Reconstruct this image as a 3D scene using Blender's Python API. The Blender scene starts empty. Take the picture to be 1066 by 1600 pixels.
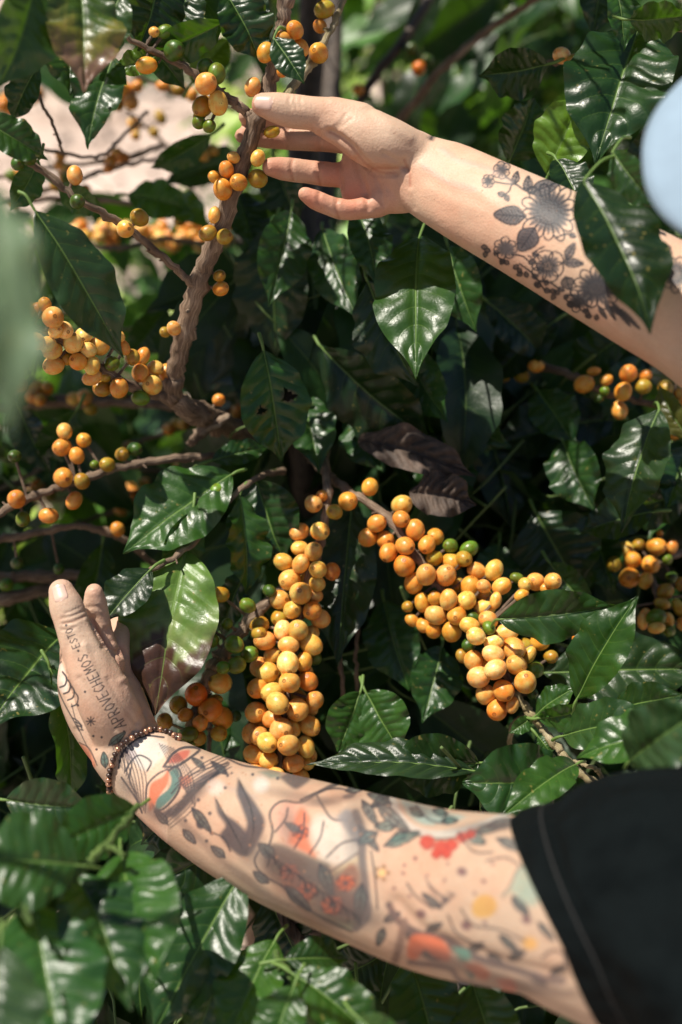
import bpy, bmesh, math, random
import numpy as np
from mathutils import Vector, Matrix
from mathutils.bvhtree import BVHTree

scene = bpy.context.scene
COL = scene.collection
random.seed(7)
RNG = np.random.default_rng(7)

# ------------------------------------------------------------------ camera, world, sun, exposure
PITCH = math.radians(30)
CAM = np.array([0.0, 0.0, 1.75])
RIGHT = np.array([1.0, 0, 0])
FWD = np.array([0, math.cos(PITCH), -math.sin(PITCH)])
UP = np.array([0, math.sin(PITCH), math.cos(PITCH)])
K = 1777.8
cam = bpy.data.cameras.new("camera")
cam.lens = 40
cam.sensor_fit = 'VERTICAL'
cam.sensor_height = 36
cam.sensor_width = 24
cam.clip_start = 0.02
cam.clip_end = 500
cam.dof.use_dof = True
cam.dof.focus_distance = 0.875
cam.dof.aperture_fstop = 2.8
cam_ob = bpy.data.objects.new("camera", cam)
COL.objects.link(cam_ob)
cam_ob.location = CAM
cam_ob.rotation_euler = (math.pi / 2 - PITCH, 0, 0)
scene.camera = cam_ob

SUN_EL = math.radians(67)
SUN_AZ = math.radians(-92)      # measured from +Y towards +X
to_sun = Vector((math.cos(SUN_EL) * math.sin(SUN_AZ), math.cos(SUN_EL) * math.cos(SUN_AZ), math.sin(SUN_EL)))
w = bpy.data.worlds.new("World")
scene.world = w
w.use_nodes = True
nt = w.node_tree
bg = nt.nodes['Background']
sky = nt.nodes.new('ShaderNodeTexSky')
sky.sky_type = 'NISHITA'
sky.sun_disc = False
sky.sun_elevation = SUN_EL
sky.sun_rotation = SUN_AZ
nt.links.new(sky.outputs[0], bg.inputs[0])
bg.inputs[1].default_value = 0.06
sl = bpy.data.lights.new("sun", 'SUN')
sl.energy = 4.6
sl.angle = math.radians(0.5)
sl.color = (1.0, 0.93, 0.82)
so = bpy.data.objects.new("sun", sl)
COL.objects.link(so)
so.rotation_euler = to_sun.to_track_quat('Z', 'Y').to_euler()
so.location = (0, 0, 6)

scene.view_settings.view_transform = 'Standard'
scene.view_settings.look = 'None'
scene.view_settings.exposure = 0.72
scene.view_settings.gamma = 1
scene.render.engine = 'CYCLES'
scene.cycles.use_denoising = True
scene.cycles.max_bounces = 6
scene.cycles.transparent_max_bounces = 4


# ------------------------------------------------------------------ helpers
def c2w(v):
    v = np.asarray(v, float)
    return CAM + v[..., 0:1] * RIGHT + v[..., 1:2] * UP + v[..., 2:3] * FWD


def pc(px, py, d):
    """camera-frame coordinates (right, up, forward) of a spot d metres in"""
    return np.array([(px - 533.0) / K * d, (800.0 - py) / K * d, d])


def P(px, py, d):
    return c2w(pc(px, py, d))


def mesh_from(name, verts, faces, mat=None, uv=None, tint=None, smooth=True):
    me = bpy.data.meshes.new(name)
    verts = np.asarray(verts, np.float32)
    faces = np.asarray(faces, np.int32)
    k = faces.shape[1]
    me.vertices.add(len(verts))
    me.vertices.foreach_set('co', verts.ravel())
    me.loops.add(faces.size)
    me.loops.foreach_set('vertex_index', faces.ravel())
    me.polygons.add(len(faces))
    me.polygons.foreach_set('loop_start', np.arange(0, faces.size, k, dtype=np.int32))
    me.update(calc_edges=True)
    if smooth:
        me.polygons.foreach_set('use_smooth', np.ones(len(faces), bool))
    if uv is not None:
        l = me.uv_layers.new(name='UVMap')
        l.data.foreach_set('uv', np.asarray(uv, np.float32)[faces.ravel()].ravel())
    if tint is not None:
        a = me.color_attributes.new('tint', 'FLOAT_COLOR', 'POINT')
        t = np.asarray(tint, np.float32)
        if t.ndim == 1:
            t = np.tile(t, (len(verts), 1))
        t = np.concatenate([t[:, :3], np.ones((len(t), 1), np.float32)], 1)
        a.data.foreach_set('color', t.ravel())
    if mat:
        me.materials.append(mat)
    me.validate()
    return me


def link(name, me, parent=None, loc=None):
    o = bpy.data.objects.new(name, me)
    COL.objects.link(o)
    if parent is not None:
        o.parent = parent
    if loc is not None:
        o.location = Vector(loc) - (world_loc(parent) if parent is not None else Vector((0, 0, 0)))
    return o


def world_loc(o):
    v = Vector((0, 0, 0))
    while o is not None:
        v = v + o.location
        o = o.parent
    return v


def thing(name, label, cat, loc, group=None):
    o = bpy.data.objects.new(name, None)
    COL.objects.link(o)
    o.empty_display_size = 0.1
    o.location = loc
    o['label'] = label
    o['category'] = cat
    if group:
        o['group'] = group
    return o


def catmull(pts, n):
    pts = np.asarray(pts, float)
    p = np.vstack([2 * pts[0] - pts[1], pts, 2 * pts[-1] - pts[-2]])
    out = []
    for i in range(len(pts) - 1):
        a, b, c, d = p[i], p[i + 1], p[i + 2], p[i + 3]
        for t in np.linspace(0, 1, n, endpoint=False):
            out.append(0.5 * (2 * b + (c - a) * t + (2 * a - 5 * b + 4 * c - d) * t * t + (3 * b - a - 3 * c + d) * t ** 3))
    out.append(pts[-1])
    return np.array(out)


def frames(path, ref):
    T = np.gradient(path, axis=0)
    T /= np.linalg.norm(T, axis=1)[:, None] + 1e-12
    W = np.cross(T, ref)
    W /= np.linalg.norm(W, axis=1)[:, None] + 1e-9
    D = np.cross(W, T)
    return T, W, D


def tube(path, rad, seg=10, ref=(0.13, 0.31, -0.94), rad2=None, cap=True, wob=0.0, rng=RNG):
    """closed tube round path; rad = half width, rad2 = half depth"""
    path = np.asarray(path, float)
    rad = np.asarray(rad, float) * np.ones(len(path))
    rad2 = rad if rad2 is None else np.asarray(rad2, float) * np.ones(len(path))
    T, W, D = frames(path, np.asarray(ref, float))
    if cap:
        h = [0.35, 0.7, 0.92]
        p0, p1 = path[0], path[-1]
        pre = [(p0 - T[0] * rad2[0] * s, rad[0] * math.sqrt(1 - s * s), rad2[0] * math.sqrt(1 - s * s), W[0], D[0]) for s in h[::-1]]
        post = [(p1 + T[-1] * rad2[-1] * s, rad[-1] * math.sqrt(1 - s * s), rad2[-1] * math.sqrt(1 - s * s), W[-1], D[-1]) for s in h]
    else:
        pre, post = [], []
    rings = pre + [(path[i], rad[i], rad2[i], W[i], D[i]) for i in range(len(path))] + post
    a = np.linspace(0, 2 * math.pi, seg, endpoint=False)
    V, UV = [], []
    L = 0
    last = rings[0][0]
    for (c, r1, r2, wv, dv) in rings:
        L += np.linalg.norm(c - last)
        last = c
        k = 1 + wob * rng.normal(size=seg)
        V.append(c + (np.cos(a) * r1 * k)[:, None] * wv + (np.sin(a) * r2 * k)[:, None] * dv)
        UV.append(np.stack([np.abs(a / math.pi - 1), np.full(seg, L * 10)], 1))
    n = len(rings)
    V = np.concatenate(V)
    UV = np.concatenate(UV)
    i = np.arange(n - 1)[:, None] * seg
    j = np.arange(seg)[None, :]
    jn = (j + 1) % seg
    F = np.stack([i + j, i + jn, i + seg + jn, i + seg + j], -1).reshape(-1, 4)
    if cap:
        V = np.vstack([V, rings[0][0] - T[0] * 0.02 * rad2[0], rings[-1][0] + T[-1] * 0.02 * rad2[-1]])
        UV = np.vstack([UV, [0, 0], [0, L * 10]])
        c0, c1 = len(V) - 2, len(V) - 1
        jj = np.arange(seg)
        jm = (jj + 1) % seg
        # quads with a doubled corner are turned into triangles by validate(); keep quads by pairing
        e0 = [[c0, jm[q + 1] if False else (q + 2) % seg, (q + 1) % seg, q] for q in range(0, seg - 1, 2)]
        b = (n - 1) * seg
        e1 = [[c1, b + q, b + (q + 1) % seg, b + (q + 2) % seg] for q in range(0, seg - 1, 2)]
        F = np.vstack([F, e0, e1])
    return V, F, UV


class Bag:
    def __init__(s):
        s.V, s.F, s.U, s.C, s.n = [], [], [], [], 0

    def add(s, V, F, U=None, C=None):
        s.V.append(V)
        s.F.append(np.asarray(F) + s.n)
        s.U.append(U if U is not None else np.zeros((len(V), 2)))
        if C is not None:
            c = np.asarray(C, float)
            s.C.append(np.tile(c, (len(V), 1)) if c.ndim == 1 else c)
        s.n += len(V)

    def mesh(s, name, mat, origin=(0, 0, 0), smooth=True):
        V = np.concatenate(s.V) - np.asarray(origin)
        return mesh_from(name, V, np.concatenate(s.F), mat, np.concatenate(s.U),
                         np.concatenate(s.C) if s.C else None, smooth)


# ------------------------------------------------------------------ materials
def new_mat(name):
    m = bpy.data.materials.new(name)
    m.use_nodes = True
    n = m.node_tree.nodes
    b = n['Principled BSDF']
    return m, m.node_tree, b


def N(t, kind, **kw):
    n = t.nodes.new(kind)
    for k, v in kw.items():
        setattr(n, k, v)
    return n


def math_(t, op, a, b=None, clamp=False):
    n = t.nodes.new('ShaderNodeMath')
    n.operation = op
    n.use_clamp = clamp
    for i, x in enumerate((a, b)):
        if x is None:
            continue
        if isinstance(x, (int, float)):
            n.inputs[i].default_value = x
        else:
            t.links.new(x, n.inputs[i])
    return n.outputs[0]


def ramp(t, fac, stops):
    n = t.nodes.new('ShaderNodeValToRGB')
    e = n.color_ramp.elements
    while len(e) < len(stops):
        e.new(0.5)
    for i, (p, c) in enumerate(stops):
        e[i].position = p
        e[i].color = (*c, 1) if len(c) == 3 else c
    t.links.new(fac, n.inputs[0])
    return n.outputs[0]


def mix(t, fac, a, b, mode='MIX'):
    n = t.nodes.new('ShaderNodeMix')
    n.data_type = 'RGBA'
    n.blend_type = mode
    for s, x in ((0, fac), (6, a), (7, b)):
        if isinstance(x, (int, float)):
            n.inputs[s].default_value = x
        elif isinstance(x, tuple):
            n.inputs[s].default_value = (*x, 1)
        else:
            t.links.new(x, n.inputs[s])
    return n.outputs[2]


def noise(t, vec, scale, detail=3, rough=0.5):
    n = t.nodes.new('ShaderNodeTexNoise')
    n.inputs['Scale'].default_value = scale
    n.inputs['Detail'].default_value = detail
    n.inputs['Roughness'].default_value = rough
    if vec is not None:
        t.links.new(vec, n.inputs['Vector'])
    return n.outputs[0]


def bump(t, height, strength, dist, bsdf, normal=None):
    n = t.nodes.new('ShaderNodeBump')
    n.inputs['Strength'].default_value = strength
    n.inputs['Distance'].default_value = dist
    t.links.new(height, n.inputs['Height'])
    if bsdf is not None:
        t.links.new(n.outputs[0], bsdf.inputs['Normal'])
    return n.outputs[0]


def make_leaf_mat(name, rough=0.3, trans=0.28, vein=0.55, spots=True):
    m, t, b = new_mat(name)
    uv = N(t, 'ShaderNodeUVMap')
    sep = N(t, 'ShaderNodeSeparateXYZ')
    t.links.new(uv.outputs[0], sep.inputs[0])
    u, v = sep.outputs[0], sep.outputs[1]
    av = math_(t, 'ABSOLUTE', math_(t, 'MULTIPLY', math_(t, 'SUBTRACT', v, 0.5), 2.0))
    geo = N(t, 'ShaderNodeNewGeometry')
    pos = geo.outputs['Position']
    # midrib
    wid = math_(t, 'ADD', math_(t, 'MULTIPLY', math_(t, 'SUBTRACT', 1.0, u), 0.035), 0.018)
    mid = math_(t, 'SUBTRACT', 1.0, math_(t, 'DIVIDE', av, wid), True)
    # laterals
    ph = math_(t, 'SUBTRACT', math_(t, 'MULTIPLY', u, 9.0), math_(t, 'MULTIPLY', math_(t, 'POWER', av, 1.3), 1.5))
    fr = math_(t, 'ABSOLUTE', math_(t, 'MULTIPLY', math_(t, 'SUBTRACT', math_(t, 'FRACT', ph), 0.5), 2.0))
    lat = math_(t, 'MULTIPLY', math_(t, 'SUBTRACT', fr, 0.9, True), 10.0)
    lat = math_(t, 'MULTIPLY', lat, math_(t, 'SUBTRACT', 1.0, math_(t, 'MULTIPLY', av, 0.9)))
    vm = math_(t, 'MAXIMUM', math_(t, 'MULTIPLY', mid, 1.25), math_(t, 'MULTIPLY', lat, 0.42))
    vm = math_(t, 'MULTIPLY', vm, vein, True)
    at = N(t, 'ShaderNodeAttribute', attribute_name='tint')
    base = at.outputs['Color']
    n1 = noise(t, pos, 38, 4, 0.6)
    base1 = mix(t, 0.75, base, ramp(t, n1, [(0.3, (0.52, 0.56, 0.5)), (0.68, (1.35, 1.3, 1.1))]), 'MULTIPLY')
    if spots:
        n2 = noise(t, pos, 210, 2, 0.5)
        n3 = noise(t, pos, 17, 2, 0.5)
        sp = math_(t, 'MULTIPLY', math_(t, 'MULTIPLY', math_(t, 'SUBTRACT', n2, 0.66, True), 9.0, True),
                   math_(t, 'MULTIPLY', math_(t, 'SUBTRACT', n3, 0.46, True), 9.0, True), True)
        base1 = mix(t, sp, base1, (0.20, 0.17, 0.05))
    veincol = mix(t, 1.0, mix(t, 0.55, base, (0.16, 0.26, 0.05)), (1.5, 1.5, 1.3), 'MULTIPLY')
    colr = mix(t, vm, base1, veincol)
    back = geo.outputs['Backfacing']
    colb = mix(t, 0.45, colr, (0.12, 0.19, 0.07))
    colf = mix(t, back, colr, colb)
    t.links.new(colf, b.inputs['Base Color'])
    rr = math_(t, 'ADD', math_(t, 'MULTIPLY', n1, 0.26), rough - 0.13)
    rr = math_(t, 'ADD', rr, math_(t, 'MULTIPLY', back, 0.2))
    t.links.new(rr, b.inputs['Roughness'])
    b.inputs['Specular IOR Level'].default_value = 0.42
    fine = noise(t, pos, 520, 2, 0.6)
    hgt = math_(t, 'ADD', math_(t, 'MULTIPLY', fine, 0.28), math_(t, 'MULTIPLY', noise(t, pos, 90, 3, 0.6), 1.0))
    hgt = math_(t, 'SUBTRACT', hgt, math_(t, 'MULTIPLY', vm, 0.9))
    bump(t, hgt, 0.5, 0.0012, b)
    tr = N(t, 'ShaderNodeBsdfTranslucent')
    t.links.new(mix(t, 1.0, mix(t, 0.35, colr, (0.10, 0.2, 0.01)), (2.4, 2.6, 1.0), 'MULTIPLY'), tr.inputs[0])
    ms = N(t, 'ShaderNodeMixShader')
    ms.inputs[0].default_value = trans
    t.links.new(b.outputs[0], ms.inputs[1])
    t.links.new(tr.outputs[0], ms.inputs[2])
    t.links.new(ms.outputs[0], t.nodes['Material Output'].inputs[0])
    return m


M_LEAF = make_leaf_mat('leaf', 0.35, 0.18)
M_FOL = make_leaf_mat('foliage_leaf', 0.42, 0.16, 0.4, False)


def make_dry():
    m, t, b = new_mat('dry_leaf')
    geo = N(t, 'ShaderNodeNewGeometry')
    n1 = noise(t, geo.outputs['Position'], 60, 5, 0.65)
    t.links.new(ramp(t, n1, [(0.3, (0.025, 0.016, 0.012)), (0.55, (0.075, 0.05, 0.036)), (0.75, (0.15, 0.10, 0.075))]), b.inputs['Base Color'])
    b.inputs['Roughness'].default_value = 0.75
    bump(t, n1, 0.7, 0.003, b)
    return m


M_DRY = make_dry()


def make_cherry():
    m, t, b = new_mat('cherry_skin')
    tc = N(t, 'ShaderNodeTexCoord')
    oi = N(t, 'ShaderNodeObjectInfo')
    vo = N(t, 'ShaderNodeVectorMath', operation='ADD')
    t.links.new(tc.outputs['Object'], vo.inputs[0])
    cmb = N(t, 'ShaderNodeCombineXYZ')
    rnd = math_(t, 'MULTIPLY', oi.outputs['Random'], 37.0)
    for i in range(3):
        t.links.new(rnd, cmb.inputs[i])
    t.links.new(cmb.outputs[0], vo.inputs[1])
    vec = vo.outputs[0]
    sep = N(t, 'ShaderNodeSeparateXYZ')
    t.links.new(tc.outputs['Object'], sep.inputs[0])
    x, y, z = sep.outputs
    rr = math_(t, 'SQRT', math_(t, 'ADD', math_(t, 'MULTIPLY', x, x), math_(t, 'MULTIPLY', y, y)))
    top = math_(t, 'GREATER_THAN', z, 0.0)
    n1 = noise(t, vec, 1.3, 4, 0.6)
    c = oi.outputs['Color']
    blush = mix(t, 1.0, c, (1.12, 0.66, 0.4), 'MULTIPLY')
    pale = mix(t, 1.0, c, (1.08, 1.16, 1.35), 'MULTIPLY')
    col1 = mix(t, ramp(t, n1, [(0.36, (0, 0, 0)), (0.66, (1, 1, 1))]), blush, pale)
    # redder round the calyx
    near = math_(t, 'MULTIPLY', math_(t, 'SUBTRACT', 1.0, math_(t, 'DIVIDE', rr, 0.62), True), top)
    col1 = mix(t, math_(t, 'MULTIPLY', near, 0.45), col1, blush)
    # veins: faint lines from pole to pole
    ang = math_(t, 'ARCTAN2', y, x)
    st = math_(t, 'POWER', math_(t, 'ABSOLUTE', math_(t, 'SINE', math_(t, 'ADD', math_(t, 'MULTIPLY', ang, 5.0), math_(t, 'MULTIPLY', n1, 4.0)))), 10.0)
    col1 = mix(t, math_(t, 'MULTIPLY', st, 0.16), col1, blush)
    # calyx scar ring and disc
    ring = math_(t, 'SUBTRACT', 1.0, math_(t, 'DIVIDE', math_(t, 'ABSOLUTE', math_(t, 'SUBTRACT', rr, 0.15)), 0.085), True)
    ring = math_(t, 'MULTIPLY', ring, top)
    dot = math_(t, 'MULTIPLY', math_(t, 'SUBTRACT', 1.0, math_(t, 'DIVIDE', rr, 0.085), True), top)
    scar = math_(t, 'MULTIPLY', math_(t, 'MAXIMUM', ring, dot), 0.95, True)
    col1 = mix(t, scar, col1, (0.12, 0.04, 0.012))
    n2 = noise(t, vec, 7.5, 2, 0.5)
    spk = math_(t, 'MULTIPLY', math_(t, 'SUBTRACT', n2, 0.64, True), 14.0, True)
    spk = math_(t, 'MULTIPLY', spk, ramp(t, noise(t, vec, 1.1, 1), [(0.45, (0, 0, 0)), (0.6, (1, 1, 1))]))
    col1 = mix(t, math_(t, 'MULTIPLY', spk, 0.85), col1, (0.14, 0.045, 0.012))
    n4 = noise(t, vec, 13, 2, 0.5)
    col1 = mix(t, math_(t, 'MULTIPLY', math_(t, 'SUBTRACT', n4, 0.66, True), 5.0, True), col1, (0.35, 0.12, 0.02))
    t.links.new(col1, b.inputs['Base Color'])
    b.inputs['Subsurface Weight'].default_value = 0.25
    b.inputs['Subsurface Radius'].default_value = (1.0, 0.5, 0.12)
    b.inputs['Subsurface Scale'].default_value = 0.004
    t.links.new(math_(t, 'ADD', math_(t, 'MULTIPLY', n1, 0.2), 0.25), b.inputs['Roughness'])
    b.inputs['Specular IOR Level'].default_value = 0.42
    bump(t, math_(t, 'ADD', n2, math_(t, 'MULTIPLY', st, 0.25)), 0.16, 0.0009, b)
    return m


M_CHERRY = make_cherry()


def make_bark(name, c0, c1, c2):
    m, t, b = new_mat(name)
    uv = N(t, 'ShaderNodeUVMap')
    mp = N(t, 'ShaderNodeMapping')
    mp.inputs['Scale'].default_value = (10, 3.0, 1)
    t.links.new(uv.outputs[0], mp.inputs[0])
    geo = N(t, 'ShaderNodeNewGeometry')
    n1 = noise(t, mp.outputs[0], 1.4, 5, 0.65)
    n2 = noise(t, geo.outputs['Position'], 45, 4, 0.6)
    f = math_(t, 'ADD', math_(t, 'MULTIPLY', n1, 0.6), math_(t, 'MULTIPLY', n2, 0.4))
    t.links.new(ramp(t, f, [(0.36, c0), (0.5, c1), (0.64, c2)]), b.inputs['Base Color'])
    b.inputs['Roughness'].default_value = 0.7
    bump(t, f, 0.9, 0.0035, b)
    return m


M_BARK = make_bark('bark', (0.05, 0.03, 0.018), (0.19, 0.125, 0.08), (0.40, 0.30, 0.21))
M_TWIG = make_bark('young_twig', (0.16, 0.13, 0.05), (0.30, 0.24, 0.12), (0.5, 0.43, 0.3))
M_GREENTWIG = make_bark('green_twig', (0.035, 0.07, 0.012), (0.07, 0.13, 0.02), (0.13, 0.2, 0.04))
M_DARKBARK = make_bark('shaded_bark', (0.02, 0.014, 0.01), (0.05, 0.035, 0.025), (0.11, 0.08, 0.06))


def make_skin():
    m, t, b = new_mat('skin')
    at = N(t, 'ShaderNodeAttribute', attribute_name='tint')
    geo = N(t, 'ShaderNodeNewGeometry')
    pos = geo.outputs['Position']
    n1 = noise(t, pos, 55, 4, 0.6)
    col1 = mix(t, 0.5, at.outputs['Color'], ramp(t, n1, [(0.3, (0.86, 0.78, 0.74)), (0.7, (1.08, 1.08, 1.08))]), 'MULTIPLY')
    n5 = noise(t, pos, 900, 2, 0.6)
    col1 = mix(t, 0.25, col1, ramp(t, n5, [(0.35, (0.8, 0.74, 0.7)), (0.6, (1.08, 1.08, 1.08))]), 'MULTIPLY')
    n6 = noise(t, pos, 16, 3, 0.55)
    col1 = mix(t, 0.8, col1, ramp(t, n6, [(0.35, (1.06, 0.90, 0.86)), (0.5, (1, 1, 1)), (0.68, (0.93, 1.0, 1.03))]), 'MULTIPLY')
    n7 = noise(t, pos, 330, 2, 0.5)
    col1 = mix(t, math_(t, 'MULTIPLY', math_(t, 'SUBTRACT', n7, 0.69, True), 6.0, True), col1, (0.26, 0.13, 0.08))
    t.links.new(math_(t, 'ADD', math_(t, 'MULTIPLY', n6, 0.3), 0.34), b.inputs['Roughness'])
    t.links.new(col1, b.inputs['Base Color'])
    b.inputs['Subsurface Weight'].default_value = 0.07
    b.inputs['Subsurface Radius'].default_value = (1.0, 0.35, 0.18)
    b.inputs['Subsurface Scale'].default_value = 0.005
    b.inputs['Roughness'].default_value = 0.5
    b.inputs['Specular IOR Level'].default_value = 0.22
    vor = N(t, 'ShaderNodeTexVoronoi')
    vor.inputs['Scale'].default_value = 620
    t.links.new(pos, vor.inputs['Vector'])
    h = math_(t, 'ADD', math_(t, 'MULTIPLY', vor.outputs[0], 0.35), math_(t, 'MULTIPLY', n1, 0.7))
    h = math_(t, 'ADD', h, math_(t, 'MULTIPLY', noise(t, pos, 180, 3, 0.6), 0.45))
    bump(t, h, 0.42, 0.0011, b)
    return m


M_SKIN = make_skin()


def simple_mat(name, colr, rough=0.6, nscale=40, var=0.25, bstr=0.3, bdist=0.002, metallic=0.0, fine=None):
    m, t, b = new_mat(name)
    geo = N(t, 'ShaderNodeNewGeometry')
    n1 = noise(t, geo.outputs['Position'], nscale, 4, 0.6)
    lo = tuple(c * (1 - var) for c in colr)
    hi = tuple(c * (1 + var) for c in colr)
    c = ramp(t, n1, [(0.3, lo), (0.7, hi)])
    t.links.new(c, b.inputs['Base Color'])
    b.inputs['Roughness'].default_value = rough
    b.inputs['Metallic'].default_value = metallic
    if bstr:
        h = n1
        if fine:
            h = math_(t, 'ADD', n1, math_(t, 'MULTIPLY', noise(t, geo.outputs['Position'], fine, 2, 0.5), 0.5))
        bump(t, h, bstr, bdist, b)
    return m


M_SHIRT = simple_mat('black_cotton', (0.0028, 0.0046, 0.0051), 0.85, 28, 0.2, 0.5, 0.004, fine=900)
_t = M_SHIRT.node_tree
_g = N(_t, 'ShaderNodeNewGeometry')
_h = math_(_t, 'ADD', math_(_t, 'MULTIPLY', noise(_t, _g.outputs['Position'], 11, 3, .55), 1.0), math_(_t, 'MULTIPLY', noise(_t, _g.outputs['Position'], 700, 1, .5), .02))
bump(_t, _h, 1.0, .05, _t.nodes['Principled BSDF'])
M_SHIRT.node_tree.nodes['Principled BSDF'].inputs['Specular IOR Level'].default_value = 0.06
M_THREAD = simple_mat('grey_thread', (0.010, 0.010, 0.010), 0.8, 300)
M_CAP = simple_mat('light_blue_cotton', (0.21, 0.29, 0.37), 0.8, 60, 0.06, 0.3, 0.001, fine=1500)
M_JEANS = simple_mat('dark_denim', (0.03, 0.04, 0.07), 0.85, 60, 0.2)
M_SHOE = simple_mat('brown_leather', (0.08, 0.045, 0.025), 0.5, 60, 0.2)
M_HAIR = simple_mat('brown_hair', (0.05, 0.03, 0.018), 0.5, 300, 0.5)
M_NAIL = simple_mat('nail', (0.62, 0.42, 0.34), 0.3, 80, 0.06, 0.05)
M_BEAD_D = simple_mat('dark_bead', (0.045, 0.022, 0.016), 0.28, 200, 0.3, 0.1)
M_BEAD_C = simple_mat('copper_bead', (0.42, 0.22, 0.14), 0.25, 200, 0.2, 0.1, metallic=0.6)
M_CORD = simple_mat('cord', (0.02, 0.012, 0.01), 0.8, 200)

# ------------------------------------------------------------------ ground
def make_ground():
    m, t, b = new_mat('soil')
    geo = N(t, 'ShaderNodeNewGeometry')
    pos = geo.outputs['Position']
    n1 = noise(t, pos, 0.8, 6, 0.65)
    n2 = noise(t, pos, 16, 5, 0.7)
    f = math_(t, 'ADD', math_(t, 'MULTIPLY', n1, 0.5), math_(t, 'MULTIPLY', n2, 0.5))
    t.links.new(ramp(t, f, [(0.38, (0.26, 0.18, 0.135)), (0.5, (0.50, 0.38, 0.31)), (0.62, (0.66, 0.53, 0.45))]), b.inputs['Base Color'])
    b.inputs['Roughness'].default_value = 0.95
    bump(t, f, 0.8, 0.05, b)
    n = 140
    xs = np.sign(np.linspace(-1, 1, n)) * np.abs(np.linspace(-1, 1, n)) ** 2.2 * 120
    X, Y = np.meshgrid(xs, xs + 4)
    Z = 0.03 * np.sin(X * 1.7 + np.sin(Y * 1.1)) * np.cos(Y * 1.3) + 0.015 * np.sin(X * 5.1) * np.sin(Y * 4.3)
    Z *= np.exp(-((X / 30) ** 2 + (Y / 30) ** 2)) * 1.0
    V = np.stack([X, Y, Z], -1).reshape(-1, 3)
    i = np.arange(n - 1)[:, None] * n + np.arange(n - 1)[None, :]
    i = i.ravel()
    F = np.stack([i, i + 1, i + n + 1, i + n], -1)
    o = link('ground', mesh_from('ground', V, F, m))
    o['kind'] = 'structure'


make_ground()


# ------------------------------------------------------------------ leaves
def leaf_shape(L, W, nu=72, nv=21, fold=14, wave=0.05, nwave=5.2, curl=40, quilt=0.016, twist=10, seed=0, prof_pow=0.85, asym=0.0):
    """local leaf: x along the midrib, y across, z up; chord lies on x"""
    r = np.random.default_rng(seed)
    u = np.linspace(0, 1, nu)
    v = np.linspace(-1, 1, nv)
    prof = np.sin(math.pi * np.clip(u, 0, 1) ** 0.92) ** prof_pow
    s = np.clip((u - 0.70) / 0.30, 0, 1)
    prof = prof * (1 - 0.66 * s * s * (3 - 2 * s)) + 0.012
    prof[0] = 0.03
    prof[-1] = 0.004
    # midrib arc
    th = math.radians(curl) * (u - 0.45) * (1 + 0.5 * np.sin(u * 3 + r.uniform(0, 6)))
    dx, dz = np.cos(th), -np.sin(th)
    mx = np.concatenate([[0], np.cumsum((dx[1:] + dx[:-1]) / 2)]) / (nu - 1)
    mz = np.concatenate([[0], np.cumsum((dz[1:] + dz[:-1]) / 2)]) / (nu - 1)
    c = np.array([mx[-1], mz[-1]])
    ln = np.linalg.norm(c)
    ca, sa = c / ln
    x2 = (mx * ca + mz * sa) / ln * L
    z2 = (-mx * sa + mz * ca) / ln * L
    tx, tz = np.gradient(x2), np.gradient(z2)
    tl = np.hypot(tx, tz)
    nx, nz = -tz / tl, tx / tl
    U, Vv = np.meshgrid(u, v, indexing='ij')
    half = (W / 2) * prof[:, None]
    ph1, ph2 = r.uniform(0, 6.28, 2)
    side = np.where(Vv > 0, 1, 0)
    edge = np.sin(2 * math.pi * nwave * .8 * U + np.where(side, ph1, ph2)) + 0.35 * np.sin(2 * math.pi * nwave * 1.7 * U + ph2 + side)
    env = np.sin(math.pi * U) ** 0.6
    av = np.abs(Vv)
    a = math.radians(fold) * (1 + 0.3 * np.sin(U * 4 + ph1))
    yy = Vv * half * (1 + 0.03 * edge * av * env)
    h = np.abs(yy) * np.sin(a) + 1.25 * wave * W * edge * av ** 2.2 * env + .018 * W * np.sin(U * 7 + ph1 + Vv * 2.5) * np.cos(Vv * 3 + ph2 + U * 5)
    yy = yy * np.cos(a)
    fr = np.mod(U * 9 - av ** 1.3 * 1.5, 1.0)
    h = h + quilt * W * 2.2 * (np.sin(math.pi * fr) ** 0.7) * np.clip(av * 5, 0, 1) * (1 - av ** 3) * env
    h = h - 0.02 * W * np.exp(-(av * 14) ** 2) * env
    tw = math.radians(twist) * (U - 0.4)
    y3 = yy * np.cos(tw) - h * np.sin(tw)
    h3 = yy * np.sin(tw) + h * np.cos(tw)
    X = x2[:, None] + h3 * nx[:, None]
    Z = z2[:, None] + h3 * nz[:, None]
    V = np.stack([X, y3 + asym * W * np.sin(math.pi * U) * 0.5, Z], -1).reshape(-1, 3)
    uv = np.stack([U, (Vv + 1) / 2], -1).reshape(-1, 2)
    i = (np.arange(nu - 1)[:, None] * nv + np.arange(nv - 1)[None, :]).ravel()
    F = np.stack([i, i + nv, i + nv + 1, i + 1], -1)
    return V, F, uv


def orient(base, tip, roll):
    """axes (world) for a leaf seen from the front, rolled about its midrib"""
    base, tip = np.asarray(base), np.asarray(tip)
    X = tip - base
    L = np.linalg.norm(X)
    X = X / L
    toC = CAM - (base + tip) / 2
    toC /= np.linalg.norm(toC)
    n0 = toC - toC.dot(X) * X
    n0 /= np.linalg.norm(n0)
    b0 = np.cross(n0, X)
    r = math.radians(roll)
    n = n0 * math.cos(r) + b0 * math.sin(r)
    return X, np.cross(n, X), n, L


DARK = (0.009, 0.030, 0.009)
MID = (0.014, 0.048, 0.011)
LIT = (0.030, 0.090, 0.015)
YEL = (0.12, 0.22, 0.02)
PETIOLE = (0.07, 0.13, 0.02)


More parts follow.
